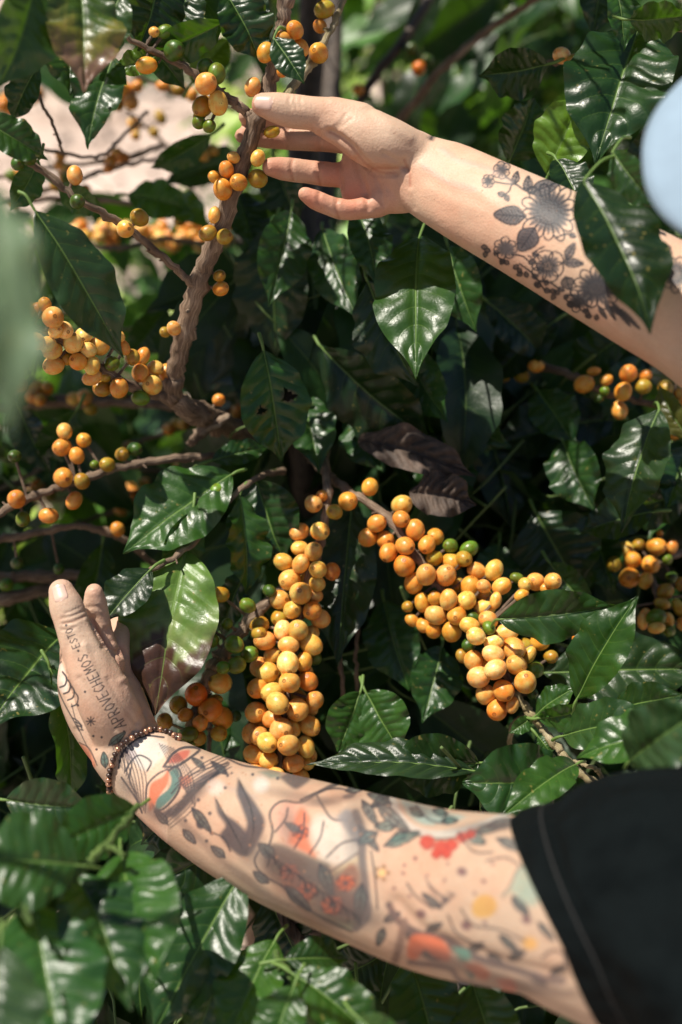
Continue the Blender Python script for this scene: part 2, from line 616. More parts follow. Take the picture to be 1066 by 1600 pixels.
def leaf(parent, b, t_, w, roll=20, tint=MID, fold=14, wave=0.05, curl=40, twist=10, name='leaf', label=None,
         rot=None, seed=None, nwave=4.5, mat=None, pet=None, quilt=0.012, holes=None, prof_pow=0.85):
    base, tip = P(*b), P(*t_)
    X, Y, Z, L = orient(base, tip, roll)
    dm = (b[2] + t_[2]) / 2
    W = w * dm / K / max(0.5, math.cos(math.radians(roll)))
    seed = seed if seed is not None else int(b[0] * 7 + b[1] * 13 + t_[0] * 3) % 99991
    res = 2 if holes else 1
    nv_ = 20 * res + 1
    V, F, uv = leaf_shape(L, W, nu=72 * res, nv=nv_, fold=fold, wave=wave, curl=curl, twist=twist, seed=seed, nwave=nwave, quilt=quilt, prof_pow=prof_pow)
    tn = np.tile(np.asarray(tint, float), (len(V), 1))
    rr = np.random.default_rng(seed + 5)
    tn *= rr.uniform(0.85, 1.15) * .72
    if rot:
        for (u0, colr, soft) in rot:
            wv = 0.07 * np.sin(uv[:, 1] * 9 + seed) + 0.05 * np.sin(uv[:, 1] * 23 + uv[:, 0] * 31) + 0.03 * np.sin(uv[:, 1] * 57)
            if u0 < 0:
                k = np.clip((-u0 - uv[:, 0] + wv) / soft, 0, 1)
            else:
                k = np.clip((uv[:, 0] - u0 + wv) / soft, 0, 1)
            tn = tn * (1 - k[:, None]) + np.asarray(colr) * k[:, None]
    if holes:
        keep = np.ones(len(F), bool)
        cuv = uv[F].mean(1)
        for (hu, hv, hr) in holes:
            an = np.arctan2(cuv[:, 1] - hv, (cuv[:, 0] - hu) * 2)
            dd = np.hypot((cuv[:, 0] - hu) * 2.0, cuv[:, 1] - hv) * (1 + .28 * np.sin(3 * an + 1) + .18 * np.sin(7 * an))
            keep &= dd > hr
            k = np.clip(1 - (np.hypot((uv[:, 0] - hu) * 2, uv[:, 1] - hv) - hr) / 0.05, 0, 1)[:, None]
            tn = tn * (1 - k) + np.array([0.07, 0.045, 0.02]) * k
        F = F[keep]
    bag = Bag()
    Rm = np.stack([X, Y, Z], 0)
    bag.add(V @ Rm, F, uv, tn)
    # petiole, running back to the twig
    pl = 0.014
    if pet is not None:
        e = P(*pet) - base
        pts = catmull([e, e * 0.5 + np.array([0, 0, 0.004]), np.zeros(3), (V @ Rm)[nv_ * 3 + nv_ // 2]], 4)
    else:
        pts = catmull([-X * pl - Z * 0.007, -X * pl * 0.4 - Z * 0.001, np.zeros(3), (V @ Rm)[nv_ * 3 + nv_ // 2]], 4)
    tv, tf, tu = tube(pts, np.linspace(0.0017, 0.0009, len(pts)) * dm, 6)
    bag.add(tv, tf, np.tile([0.0, 0.5], (len(tv), 1)), np.array(PETIOLE))
    # raised midrib on both faces
    ids = [nv_ * q + nv_ // 2 for q in range(0, 72 * res - 2, 4)]
    mp = (V @ Rm)[ids]
    tv, tf, tu = tube(mp, np.linspace(0.0008, 0.0002, len(mp)) * dm, 6)
    rt = np.tile(np.asarray(PETIOLE) * 0.9, (len(tv), 1))
    if rot:
        rt *= 0.75
    bag.add(tv, tf, np.tile([0.0, 0.5], (len(tv), 1)), rt)
    me = bag.mesh('leaf', mat or M_LEAF)
    o = link(name, me, parent, base)
    if label:
        o['label'] = label
    return o


# low templates for foliage masses
TPL = [leaf_shape(1, 0.36 + 0.03 * k, nu=15, nv=7, fold=10 + 5 * (k % 4), wave=0.05, curl=20 + 16 * (k % 5), quilt=0.0, seed=50 + k) for k in range(7)]


SUNV = np.array(to_sun)
SUNNY = [(365, 740, 550, 1225, .90, .98), (556, 750, 860, 1125, .89, .98), (15, 455, 275, 645, .84, .98), (370, 130, 700, 345, .80, .92), (660, 180, 900, 460, .76, .87), (940, 60, 1066, 240, .86, .94),
         (60, 890, 270, 1210, .80, .93), (160, 1130, 900, 1560, .60, .87), (185, 730, 345, 1110, .89, .97), (0, 1230, 290, 1600, .55, .76), (775, 915, 1010, 1100, .84, .93),
         (0, 0, 180, 240, .70, .86), (590, 370, 720, 600, .88, .95), (830, 130, 950, 280, .88, .94), (850, 1080, 1066, 1200, .80, .9), (500, 1070, 640, 1180, .92, .96),
         (300, 100, 470, 640, .84, .98), (220, 0, 450, 190, .82, .92), (105, 340, 370, 400, 1.40, 1.52)]


def shades_sunny(p, L):
    """would a leaf here shade one of the areas kept in the sun?"""
    for t in np.arange(0.03, 1.3, 0.03):
        q = p - SUNV * t - CAM
        d = q @ FWD
        if d < .5 or d > 1.53:
            continue
        x, y = 533 + (q @ RIGHT) / d * K, 800 - (q @ UP) / d * K
        m = L * K * .42 / d
        for (x0, y0, x1, y1, d0, d1) in SUNNY:
            if d0 < d < d1 and x0 - m < x < x1 + m and y0 - m < y < y1 + m:
                return True
    return False


def shade_crown(n, box, dr, tr=(.5, .95), seed=1, tints=(DARK, MID), L=(.11, .17)):
    """leaves of the shrub's top, above and sunward of its inside"""
    r = np.random.default_rng(seed)
    k = tries = 0
    while k < n and tries < n * 40:
        tries += 1
        p = P(r.uniform(box[0], box[2]), r.uniform(box[1], box[3]), r.uniform(*dr)) + SUNV * r.uniform(*tr)
        q = p - CAM
        d = q @ FWD
        x, y = 533 + (q @ RIGHT) / d * K, 800 - (q @ UP) / d * K
        if d < .62 or (-140 < x < 1200 and -130 < y < 1700):
            continue
        Ls = r.uniform(*L)
        a = r.uniform(0, 6.28)
        dirv = np.array([math.cos(a), math.sin(a), -.3]) + r.normal(size=3) * .2
        if shades_sunny(p + dirv / np.linalg.norm(dirv) * Ls * .5, Ls):
            continue
        k += 1
        nh = SUNV + r.normal(size=3) * .3
        t = np.asarray(tints[r.integers(len(tints))]) * r.uniform(.7, 1.3)
        yield p, dirv, nh, Ls, t


def scatter(parent, name, gen, mat=None, twigs=True):
    """gen yields (pos, dir, normal_hint, length, tint)"""
    bag = Bag()
    org = np.array(world_loc(parent))
    for k, (p, d, nh, L, tint) in enumerate(gen):
        V, F, uv = TPL[k % len(TPL)]
        d = d / np.linalg.norm(d)
        n = nh - nh.dot(d) * d
        n = n / (np.linalg.norm(n) + 1e-9)
        R_ = np.stack([d, np.cross(n, d), n], 0)
        bag.add((V * L) @ R_ + p, F, uv, np.asarray(tint))
        if twigs:
            q = catmull([p + d * L * 0.03, p - d * 0.03 - np.array([0, 0, 0.004]), p - d * 0.07 - n * 0.04 + RNG.normal(size=3) * 0.01], 3)
            tv, tf, tu = tube(q, np.linspace(0.0009, 0.0018, len(q)), 4)
            bag.add(tv, tf, np.tile([0.0, 0.5], (len(tv), 1)), np.array([0.022, 0.026, 0.010]))
    o = link(name, bag.mesh(name, mat or M_FOL, org), parent, org)
    o['kind'] = 'stuff'
    return o


def rand_leaves(n, box, dr, L=(0.1, 0.16), tints=(DARK, MID), droop=0.7, avoid=None, face=0.5, seed=1):
    r = np.random.default_rng(seed)
    k = 0
    while k < n:
        px = r.uniform(box[0], box[2])
        py = r.uniform(box[1], box[3])
        d = r.uniform(*dr)
        if avoid is not None and avoid(px, py, d):
            continue
        p = P(px, py, d)
        if shades_sunny(p, .1):
            k += .2
            continue
        k += 1
        a = r.uniform(0, 2 * math.pi)
        dirv = np.array([math.cos(a), math.sin(a), 0]) * (1 - droop * 0.6) + np.array([0, 0, -droop]) + r.normal(size=3) * 0.25
        nh = np.array([0, -0.35, 1.0]) * (1 - face) + np.array([0, -1, 0.3]) * face + r.normal(size=3) * 0.4
        t = np.asarray(tints[r.integers(len(tints))]) * r.uniform(0.7, 1.3)
        yield p, dirv, nh, r.uniform(*L), t


# ------------------------------------------------------------------ cherries
def cherry_mesh(k):
    nu, nv = 20, 24
    th = np.linspace(0, math.pi, nu)[1:-1]
    a = np.linspace(0, 2 * math.pi, nv, endpoint=False)
    r = np.random.default_rng(k)
    T_, A = np.meshgrid(th, a, indexing='ij')
    rad = 1 + 0.012 * np.cos(2 * A + r.uniform(0, 6)) + 0.015 * np.cos(3 * A + r.uniform(0, 6)) * np.sin(T_)
    x, y, z = rad * np.sin(T_) * np.cos(A), rad * np.sin(T_) * np.sin(A) * (0.97 + 0.02 * k % 2), np.cos(T_)
    rr = np.hypot(x, y)
    z = z - np.where(z > 0, 0.07 * np.exp(-(rr / 0.1) ** 2), -0.05 * np.exp(-(rr / 0.15) ** 2)) + np.where(z > 0, 0.03 * np.exp(-((rr - 0.17) / 0.05) ** 2), 0)
    V = np.stack([x, y, z], -1).reshape(-1, 3)
    m_ = nu - 2
    i = np.arange(m_ - 1)[:, None] * nv
    j = np.arange(nv)[None, :]
    jn = (j + 1) % nv
    F = np.stack([i + j, i + nv + j, i + nv + jn, i + jn], -1).reshape(-1, 4)
    V = np.vstack([V, [0, 0, 0.93], [0, 0, -0.95]])
    c0, c1 = len(V) - 2, len(V) - 1
    b = (m_ - 1) * nv
    e0 = [[c0, q, q + 1, (q + 2) % nv] for q in range(0, nv, 2)]
    e1 = [[c1, b + (q + 2) % nv, b + q + 1, b + q] for q in range(0, nv, 2)]
    return mesh_from('cherry', V, np.vstack([F, e0, e1]), M_CHERRY)


CH = [cherry_mesh(k) for k in range(4)]
CCOL = {'y': (0.63, 0.415, 0.10), 'o': (0.60, 0.315, 0.05), 'r': (0.54, 0.16, 0.016), 'l': (0.34, 0.25, 0.03),
        'g': (0.10, 0.19, 0.018), 'p': (0.82, 0.58, 0.20), 'd': (0.04, 0.10, 0.012)}
CLAB = {'g': 'unripe green cherry', 'd': 'unripe green cherry', 'r': 'red orange cherry', 'l': 'half ripe olive cherry'}


class Branch:
    """pts: (px,py,d,r_px) list; cherries: string 'x y rx ry c[b]'"""

    def __init__(s, shrub, pts, cherries='', mat=None, name='branch', bare=False, wob=0.05, spread=1.0, ped=True, relax=True, dz=0.0):
        pts = np.array(pts, float)
        P3 = np.array([pc(*q[:3]) for q in pts])
        R3 = pts[:, 3] * pts[:, 2] / K
        path = catmull(np.concatenate([P3, R3[:, None]], 1), 9)
        C = path[:, :3]
        R = path[:, 3]
        # nodes: swellings where leaves and fruit sat
        ln = np.concatenate([[0], np.cumsum(np.linalg.norm(np.diff(C, axis=0), axis=1))])
        R = R * (1 + 0.28 * np.maximum(0, np.cos(2 * math.pi * ln / 0.045)) ** 8)
        C = C + RNG.normal(size=C.shape) * 0.0006
        V, F, U = tube(C, R, 12, ref=(0.1, 0.2, 0.97), wob=wob)
        bag = Bag()
        bag.add(c2w(V), F, U)
        rows = []
        for tk in cherries.split(','):
            q = tk.split()
            if not q:
                continue
            x, y, rx = float(q[0]), float(q[1]), float(q[2])
            if len(q) == 4:
                ry, c = rx, q[3]
            else:
                ry, c = float(q[3]), q[4]
            rows.append((x, y, rx, ry, c))
        n = len(rows)
        pos, rad = np.zeros((n, 3)), np.zeros(n)
        anchor = []
        for i, (x, y, rx, ry, c) in enumerate(rows):
            pxs = C[:, 0] / C[:, 2] * K + 533
            pys = 800 - C[:, 1] / C[:, 2] * K
            dd = np.hypot(pxs - x, pys - y)
            k = int(np.argmin(dd))
            d = C[k, 2]
            r = max(rx, ry) * 0.5 + min(rx, ry) * 0.5
            r_m = r * d / K
            off = dd[k] * d / K
            R0 = R[k] + r_m * 1.15
            z = -math.sqrt(max(R0 * R0 - min(off, R0) ** 2, 0))
            if 'b' in c:
                z = +0.6 * R0
            pos[i] = pc(x, y, d + z * spread + dz)
            rad[i] = r * pos[i][2] / K
            anchor.append(C[k])
        if n and relax:
            base = pos[:, 2].copy()
            xy = pos[:, :2].copy()
            dist = np.hypot(xy[:, None, 0] - xy[None, :, 0], xy[:, None, 1] - xy[None, :, 1])
            S = (rad[:, None] + rad[None, :]) * 0.93
            need = np.sqrt(np.maximum(S * S - dist * dist, 0))
            sgn = np.sign(np.arange(n)[:, None] - np.arange(n)[None, :])  # later in the list = nearer
            z = base.copy()
            for it in range(60):
                dz = z[:, None] - z[None, :]
                want = -sgn
                side = np.where(np.abs(dz) < 0.35 * need, want, np.sign(dz + 1e-9))
                lack = np.maximum(need - np.abs(dz), 0) * side
                np.fill_diagonal(lack, 0)
                z = z + np.clip(lack.sum(1) * 0.22, -0.004, 0.004) - 0.02 * (z - base)
            sc = z / pos[:, 2]
            pos = pos * sc[:, None]
            rad = rad * sc
        if ped:
            for i in range(n):
                a, b = np.array(anchor[i]), pos[i]
                if np.linalg.norm(a - b) > 0.06:
                    continue
                q = np.linspace(a, b, 4)
                tv, tf, tu = tube(q, 0.0013, 5)
                bag.add(c2w(tv), tf, tu)
        # stubs and bits of old stalk along the wood
        for k in range(6, len(C) - 4, 5):
            if RNG.random() < 0.6:
                dv = RNG.normal(size=3)
                dv /= np.linalg.norm(dv)
                q = np.linspace(C[k], C[k] + dv * (R[k] + RNG.uniform(0.002, 0.006)), 3)
                tv, tf, tu = tube(q, [R[k] * 0.35, R[k] * 0.3, 0.0008], 6)
                bag.add(c2w(tv), tf, tu)
        org = c2w(C[0])
        s.ob = link(name, bag.mesh(name, mat or M_BARK, org), shrub, org)
        o0 = Vector(org)
        for i, (x, y, rx, ry, c) in enumerate(rows):
            lo, hi = min(rx, ry), max(rx, ry)
            asp = hi / lo
            LL = max(asp, random.uniform(1.14, 1.26))
            # tilt so that the long axis shows as much as measured
            sn = min(1.0, max(0.0, (asp ** 2 - 1) / (LL ** 2 - 1))) ** 0.5
            tau = math.asin(sn)
            if tau < 0.35:
                tau = random.uniform(0.2, 0.9)
            phi = (0 if rx >= ry else math.pi / 2) + random.uniform(-0.6, 0.6) + random.choice((0, math.pi))
            ax = np.array([math.cos(phi) * math.sin(tau), math.sin(phi) * math.sin(tau), -math.cos(tau)])
            axw = Vector(c2w(ax) - CAM)
            o = bpy.data.objects.new('cherry', CH[(i * 7 + int(x)) % 4])
            COL.objects.link(o)
            o.parent = s.ob
            o.location = Vector(c2w(pos[i])) - o0
            o.rotation_mode = 'QUATERNION'
            o.rotation_quaternion = axw.to_track_quat('Z', 'Y') @ Matrix.Rotation(random.uniform(0, 6.28), 3, 'Z').to_quaternion()
            s_ = rad[i] * lo / ((rx + ry) / 2) * random.uniform(1.01, 1.10)
            o.scale = (s_ * random.uniform(.96, 1.03), s_, s_ * LL)
            cc = np.array(CCOL[c[0]]) * random.uniform(0.88, 1.1)
            cc[1] *= random.uniform(0.86, 1.14)
            o.color = (*np.minimum(cc, 0.9), 1)
            if c[0] in CLAB:
                o['label'] = CLAB[c[0]]


def stem_to_ground(shrub, px, py, d, gx, gy, r0, r1, extra=(), mat=None, name='stem'):
    a = np.array([P(*q) for q in extra] + [P(px, py, d)]) if extra else np.array([P(px, py, d)])
    g = np.array([gx, gy, -0.05])
    top = a[-1]
    pts = list(a) + [top * 0.66 + g * 0.34 + np.array([0.02, 0.03, 0]), top * 0.33 + g * 0.67 + np.array([-0.02, 0.01, 0]), g]
    path = catmull(pts, 8)
    R = np.linspace(r0, r1, len(path)) * (1 + 0.08 * np.sin(np.arange(len(path)) * 1.3))
    V, F, U = tube(path, R, 14, ref=(0.2, 0.95, 0.1), wob=0.04)
    bag = Bag()
    bag.add(V, F, U)
    return link(name, bag.mesh(name, mat or M_BARK, g), shrub, g)



# ------------------------------------------------------------------ shrub with the two big clusters (centre)
s_mid = thing('coffee_shrub', 'coffee shrub carrying the long yellow cherry cluster that hangs down to the tattooed forearm', 'coffee shrub', P(500, 600, 1.25) * [1, 1, 0], 'coffee shrubs around the picker')
s_right = thing('coffee_shrub', 'coffee shrub with the slanting yellow cherry cluster ending in a pale twig above the sleeve', 'coffee shrub', P(640, 560, 1.4) * [1, 1, 0], 'coffee shrubs around the picker')
s_dark = thing('coffee_shrub', 'shaded coffee shrub with scattered orange cherries below the flower tattooed forearm', 'coffee shrub', P(1150, 500, 1.3) * [1, 1, 0], 'coffee shrubs around the picker')
s_held = thing('coffee_shrub', 'coffee shrub whose brown upright stem is held by the upper hand', 'coffee shrub', P(300, 640, 1.1) * [1, 1, 0], 'coffee shrubs around the picker')
s_low = thing('coffee_shrub', 'leafy coffee shrub without cherries in the lower left foreground below the forearm', 'coffee shrub', P(200, 1900, .9) * [1, 1, 0], 'coffee shrubs around the picker')
s_near = thing('coffee_shrub', 'blurred coffee shrub leaves closest to the viewer at the left edge', 'coffee shrub', np.array([-1.15, .4, 0]), 'coffee shrubs around the picker')

A1 = '''503 775 9 o,523 800 11.5 l,490 787 13 y,482 1180 12 12 yb,492 931 12 11 y,496 912 12 11 y,469 857 13.5 11.5 y,468 831 15.5 13.5 y,500 830 14.5 13.7 y,
519 893 12.5 13.5 o,490 862 13 14.5 y,443 878 15.4 13.5 y,470 881 12.7 15 y,497 890 14 13.5 y,453 906 16 15 y,470 927 16 16.3 y,437 937 15.5 14.5 y,
438 965 14.5 13.5 l,501 967 15 14 y,457 953 13.5 y,488 954 14.5 14 o,405 977 13.5 l,488 988 11.5 10 yb,442 985 13.5 16 p,466 985 15 16 y,
426 1024 14 12 y,414 1001 17.5 15.5 y,451 1008 16 13 y,486 1007 18 15 y,475 1034 12.5 15 o,450 1036 16.5 17.5 p,405 1042 13.5 15 y,418 1051 18 16.5 y,
482 1065 15.5 16.5 o,453 1066 16.3 15.4 y,403 1075 15 o,465 1087 14.5 10 yb,426 1082 17 14.5 y,492 1094 13.5 14.5 y,486 1107 10.5 12 yb,434 1099 17 y,
465 1109 17 17.3 y,459 1138 10.5 14 y,400 1113 17.5 17 y,425 1124 16 14 y,440 1140 17.3 y,484 1134 17.2 15.5 y,393 1146 15 15.5 y,405 1150 14.5 15 y,
418 1160 16 15 y,478 1167 14 17.5 y,451 1164 17 16.5 y,397 1179 16.2 14.5 y,420 1188 15 13 y,481 1194 9 yb,459 1193 16.5 13.5 y,430 1212 14 y,470 1216 14 y,400 1206 14 y,
455 1122 11 yb,440 1060 12 yb,478 1050 11 yb,430 1150 12 yb,450 1190 12 yb,410 1130 11 yb,466 960 11 yb,480 905 11 yb'''
Branch(s_mid, [(478, 560, 1.25, 9), (500, 660, 1.12, 8), (512, 760, .985, 7), (503, 840, .965, 7), (482, 905, .955, 7), (468, 960, .95, 6), (455, 1050, .94, 6), (442, 1140, .935, 5), (432, 1235, .935, 5)], A1)
RED = '''290 1117 10 o,258 1127 12 13 l,309 1153 12 l,342 1146 13.5 12 l,368 1119 9 d,295 1163 11 7 g,279 1102 14 14.6 l,336 1094 12 9 l,313 1130 12 14 o,347 1122 16 17 o,
329 1109 17 o,307 1085 17 18 r,343 1066 18.7 17 y,295 1147 14 11 g,492 1029 10 gb'''
Branch(s_mid, [(520, 880, 1.06, 9), (470, 905, 1.0, 9), (415, 945, .955, 9), (378, 985, .95, 10), (352, 1018, .945, 11), (330, 1050, .94, 11), (316, 1085, .94, 9)], '331 1001 11 g,349 1043 10 g,390 1022 14.5 12.5 g,366 1007 15.3 13 g,370 1039 14.5 13.5 g,387 946 13 11 g,421 923 11 9.5 d,344 929 13 l,405 990 11 l,326 980 10 g,355 975 9 g', wob=0.1, dz=-.012)
Branch(s_mid, [(330, 1040, .955, 8), (318, 1085, .952, 8), (303, 1120, .945, 8), (288, 1152, .94, 7)], RED, mat=M_TWIG)
Branch(s_mid, [(440, 735, 1.05, 5), (392, 752, .97, 4.5), (345, 795, .945, 4.5), (300, 850, .925, 4.8), (240, 890, .91, 4.5), (205, 912, .905, 4)], '341 767 13 12 g', spread=1.0)
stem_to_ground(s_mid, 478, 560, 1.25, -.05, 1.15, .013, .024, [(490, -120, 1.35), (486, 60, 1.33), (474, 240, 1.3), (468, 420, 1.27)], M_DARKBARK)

B1 = '''578 761 12.3 14 o,544 783 13.5 o,716 914 9.5 12 l,679 872 13 12.2 l,627 811 12.6 12 o,628 789 15.5 14 y,649 828 14.5 17 o,589 818 14.8 13 o,575 840 13.2 o,
602 843 13.7 13.5 o,607 863 13.6 14 o,633 853 14 13.7 o,680 839 14.2 13.8 o,667 851 13.6 14.5 o,704 853 11.5 10.5 g,733 858 15 11.7 g,725 873 12 l,740 964 10 8 d,
647 911 15 15.4 o,632 884 15.6 16.5 o,666 898 15.5 16.5 y,706 878 13.5 13.3 o,697 899 15 15.4 y,756 930 12 11 y,756 916 12 11 y,745 892 15.4 13 y,772 891 13 16.5 y,
784 916 15 12.7 y,775 938 9 13 y,660 941 12 16 o,680 935 11 12.2 o,701 937 13.3 16.5 y,735 917 14.5 16.5 o,729 938 14.5 13.2 y,758 949 17.3 13.5 y,681 961 17.8 15.4 y,
706 987 14.6 16 o,678 985 12 13 ob,714 962 15 14.6 o,644 969 11.5 9.5 ob,637 948 8.5 lb,662 977 11 ob,763 969 13.5 y,764 981 9.5 11.3 g,734 977 16 12.5 y,744 994 15 13.2 p,
733 1007 12 10 d,722 1025 9 11 l,792 988 18.5 14 p,772 1004 15.5 11.5 p,827 1024 9.5 15 y,803 1014 17 17.5 y,755 1036 12 y,771 1022 18 13.8 p,740 1032 14.3 16 y,
807 1039 17 15 y,837 1047 13.5 12 g,748 1058 16.5 15.5 p,774 1046 17.5 14.8 p,832 1084 9 d,821 1066 16.8 17.8 y,801 1102 9.5 13 y,759 1085 14.4 14.6 y,777 1109 16 15.5 o,787 1079 15.5 16.5 o,
837 909 14 y,821 913 10 y,854 920 11 8 o,864 908 12.7 y,815 930 12 8.5 o,808 903 10.8 7.5 g,844 1003 13 ob,861 1026 10 lb,902 995 7 9.5 o,820 1010 12 lb'''
Branch(s_right, [(470, 690, 1.15, 9), (505, 735, 1.05, 7), (540, 764, .985, 6.5), (600, 803, .97, 6.5), (640, 853, .96, 7), (677, 906, .955, 7), (722, 956, .945, 6), (762, 1002, .935, 6), (795, 1060, .93, 6), (812, 1094, .925, 6)], B1)
Branch(s_right, [(806, 1086, .925, 6), (826, 1112, .922, 7), (842, 1132, .92, 6), (868, 1165, .91, 6), (888, 1190, .905, 6.5), (925, 1222, .90, 6), (990, 1260, .90, 7)], mat=M_TWIG)
Branch(s_right, [(826, 1118, .922, 3), (806, 1128, .93, 5), (798, 1150, .94, 4), (795, 1180, .95, 4)], mat=M_TWIG)
Branch(s_right, [(885, 1190, .905, 3), (905, 1192, .90, 3), (935, 1205, .88, 3.5), (945, 1235, .88, 3.5)], mat=M_TWIG)
stem_to_ground(s_right, 470, 690, 1.15, .1, 1.3, .011, .022, [(515, -150, 1.6), (520, 100, 1.5), (500, 400, 1.35)], M_DARKBARK)

D1 = '''928 580 11 7 o,913 600 13.5 o,948 594 10 8 o,982 584 13 13.5 o,1009 587 9.5 9 o,974 612 12.6 14 o,1005 604 12.5 11 l,1040 606 11.2 12.2 l,968 641 12 14 y,1063 621 9 14 o,
1050 630 11.5 9 g,1052 673 12 14.6 o,945 611 7 g,936 623 7 d,838 572 13 10 o,787 585 11.5 l,795 547 12 l,825 545 12 l,815 587 11 lb,738 565 9 l,1085 610 13 o,1090 650 12 y,1060 580 9 db'''
Branch(s_dark, [(1300, 700, 1.15, 10), (1150, 665, 1.1, 8), (1066, 640, 1.07, 5), (1000, 628, 1.06, 5), (940, 612, 1.06, 5), (890, 585, 1.09, 6), (800, 565, 1.14, 7), (700, 575, 1.18, 5), (655, 590, 1.2, 3)], D1, dz=-.012)
D2 = '''1031 833 5 o,998 851 9 lb,960 856 8.5 9 ob,977 859 12 y,1026 854 14 13 o,1050 854 9 11.2 o,961 881 12.2 11.6 l,989 875 12.2 12.8 o,1017 882 14.6 13.5 o,1009 907 10 13 o,983 902 15 o,
1043 874 8.5 g,1050 902 9 d,1064 912 8 11 l,1040 924 13.7 11.6 l,1035 943 13 8.5 l,1061 950 8.5 15 l,1085 930 13 y,1090 900 12 o,971 952 8 g,1008 962 9 12 y,1045 968 8.5 11.6 y,1004 971 8 13 y,
1026 965 13 12.8 g,1026 981 13.5 9 y,1046 986 9 g,1070 975 12 y'''
Branch(s_dark, [(1300, 700, 1.2, 9), (1180, 790, 1.15, 8), (1090, 850, 1.1, 6), (1040, 875, 1.07, 5), (1015, 890, 1.06, 5), (1025, 930, 1.04, 4), (1030, 985, 1.02, 4)], D2)
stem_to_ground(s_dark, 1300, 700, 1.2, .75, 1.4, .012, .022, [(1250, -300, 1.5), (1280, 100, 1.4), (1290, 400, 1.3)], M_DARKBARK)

# ------------------------------------------------------------------ shrub held by the upper hand
L1 = '''32 504 12 13.7 y,45 485 9 10.5 y,59 485 11 13 o,70 476 10 11 o,83 496 16.2 y,87 518 11 10 p,100 516 15 14 p,56 533 13.5 12.5 y,74 538 12 y,82 548 15 13 y,84 571 15 13.5 y,
131 525 13 13.5 p,114 536 14.3 15.5 p,156 540 14.5 14.2 y,138 547 12.3 11.8 p,122 565 13 o,144 590 15 11 y,144 571 12 14.3 y,175 568 11.8 12.5 g,188 526 7 8 y,194 543 8.5 12.5 o,
160 607 13 l,186 606 13.6 15 o,223 557 10 14 o,207 558 11 12.5 l,220 582 13 15 o,261 583 12.3 15 o,243 575 13 11.3 y,238 602 14.3 y,220 622 14 11.5 g,105 560 10 lb,165 588 9 lb'''
Branch(s_held, [(268, 622, .97, 8), (240, 617, .955, 7), (205, 603, .935, 7), (165, 580, .915, 6.5), (130, 556, .90, 6.5), (95, 531, .885, 7), (35, 503, .865, 6), (-60, 470, .85, 5)], L1)
TOP = '''365 246 9 y,354 265 11 12 o,403 247 11 13.5 y,336 277 9 o,403 279 14 13 l,373 285 13.5 o,348 296 13.5 15 o,335 336 9 13 y,325 364 13.5 11 l,351 370 13 12 l,343 431 9 l,345 451 12.5 11 o,
272 513 11 11.5 y,258 519 8 l,425 206 13 9 l,395 136 12.5 15 y,415 82 12 15 o,442 60 12 10 o,461 47 12.5 o,470 75 12 15 o,442 110 9 11 o'''
Branch(s_held, [(460, -90, .86, 11), (448, 0, .86, 11), (440, 50, .862, 11), (424, 120, .866, 12), (400, 190, .874, 12.5), (376, 262, .885, 14), (352, 335, .895, 14), (322, 410, .91, 14), (296, 490, .93, 15), (278, 560, .95, 14), (268, 618, .97, 15)], TOP, wob=0.1)
Branch(s_held, [(268, 618, .97, 13), (295, 640, .99, 18), (335, 655, 1.04, 17), (400, 690, 1.15, 18)], '342 625 10 o', wob=0.1)
Branch(s_held, [(300, 690, 1.03, 6), (322, 668, 1.02, 10), (355, 652, 1.02, 5)], wob=.15)
UPB = '''321 105 12.5 d,339 115 13 16 g,272 79 15 d,258 50 13 10 g,241 50 8 y,311 191 10 g,327 197 10 g,317 166 14.5 17 l,322 131 15.5 y,341 161 15.3 18 y,229 102 16 12 o,311 182 9 lb'''
Branch(s_held, [(398, 188, .874, 7), (372, 166, .87, 8), (330, 135, .865, 7), (290, 105, .855, 6), (255, 88, .85, 5), (200, 60, .84, 4)], UPB)
Branch(s_held, [(450, 145, .90, 6), (480, 105, .915, 8), (510, 60, .93, 5), (530, 20, .94, 4.5), (550, -40, .95, 4)], '507 15 16.5 13 l,498 83 15 14.5 o,500 41 10 ob', mat=M_TWIG)
Branch(s_held, [(305, 447, .915, 6), (270, 415, .90, 6), (230, 382, .885, 6), (190, 350, .87, 6), (120, 310, .85, 5.5), (60, 262, .84, 5.5), (0, 228, .83, 5), (-60, 200, .82, 5)],
       '218 340 14 13 l,196 358 13.4 12.5 y,121 315 10.5 d,117 274 12 15 y,45 247 11 d,28 256 10 d')
LL = '''101 674 11.5 13 y,97 699 13.5 13 o,131 688 11.5 o,120 712 11.5 13.5 o,168 726 11.5 l,148 726 6 g,99 746 15 14.2 o,128 752 11.7 12.4 l,116 782 12.8 15.3 o,26 780 13.5 14 o,76 806 14 11.3 o,36 811 11 12.4 g,
191 710 10 l,211 702 11 d,23 713 10 d'''
Branch(s_held, [(400, 690, 1.12, 7), (355, 710, 1.03, 5), (290, 716, 1.01, 6), (210, 725, .995, 6), (150, 742, .985, 6.5), (105, 757, .98, 5.5), (60, 772, .975, 6), (0, 800, .97, 6.5), (-80, 840, .96, 6)], LL, wob=.08)
Branch(s_held, [(260, 900, 1.12, 4), (205, 850, 1.08, 5), (165, 832, 1.06, 6), (120, 822, 1.055, 5), (60, 832, 1.05, 6), (0, 842, 1.04, 6), (-80, 850, 1.0, 6)], '184 827 10.6 10.8 o,27 880 9 db,92 889 9 db')
Branch(s_held, [(330, 960, 1.15, 7), (250, 925, 1.12, 7), (170, 902, 1.1, 8), (60, 900, 1.1, 9), (-20, 905, 1.1, 9)], '10 914 10 g')
Branch(s_held, [(230, 905, 1.13, 7), (130, 918, 1.12, 9), (60, 925, 1.1, 10), (-30, 945, 1.08, 10)])
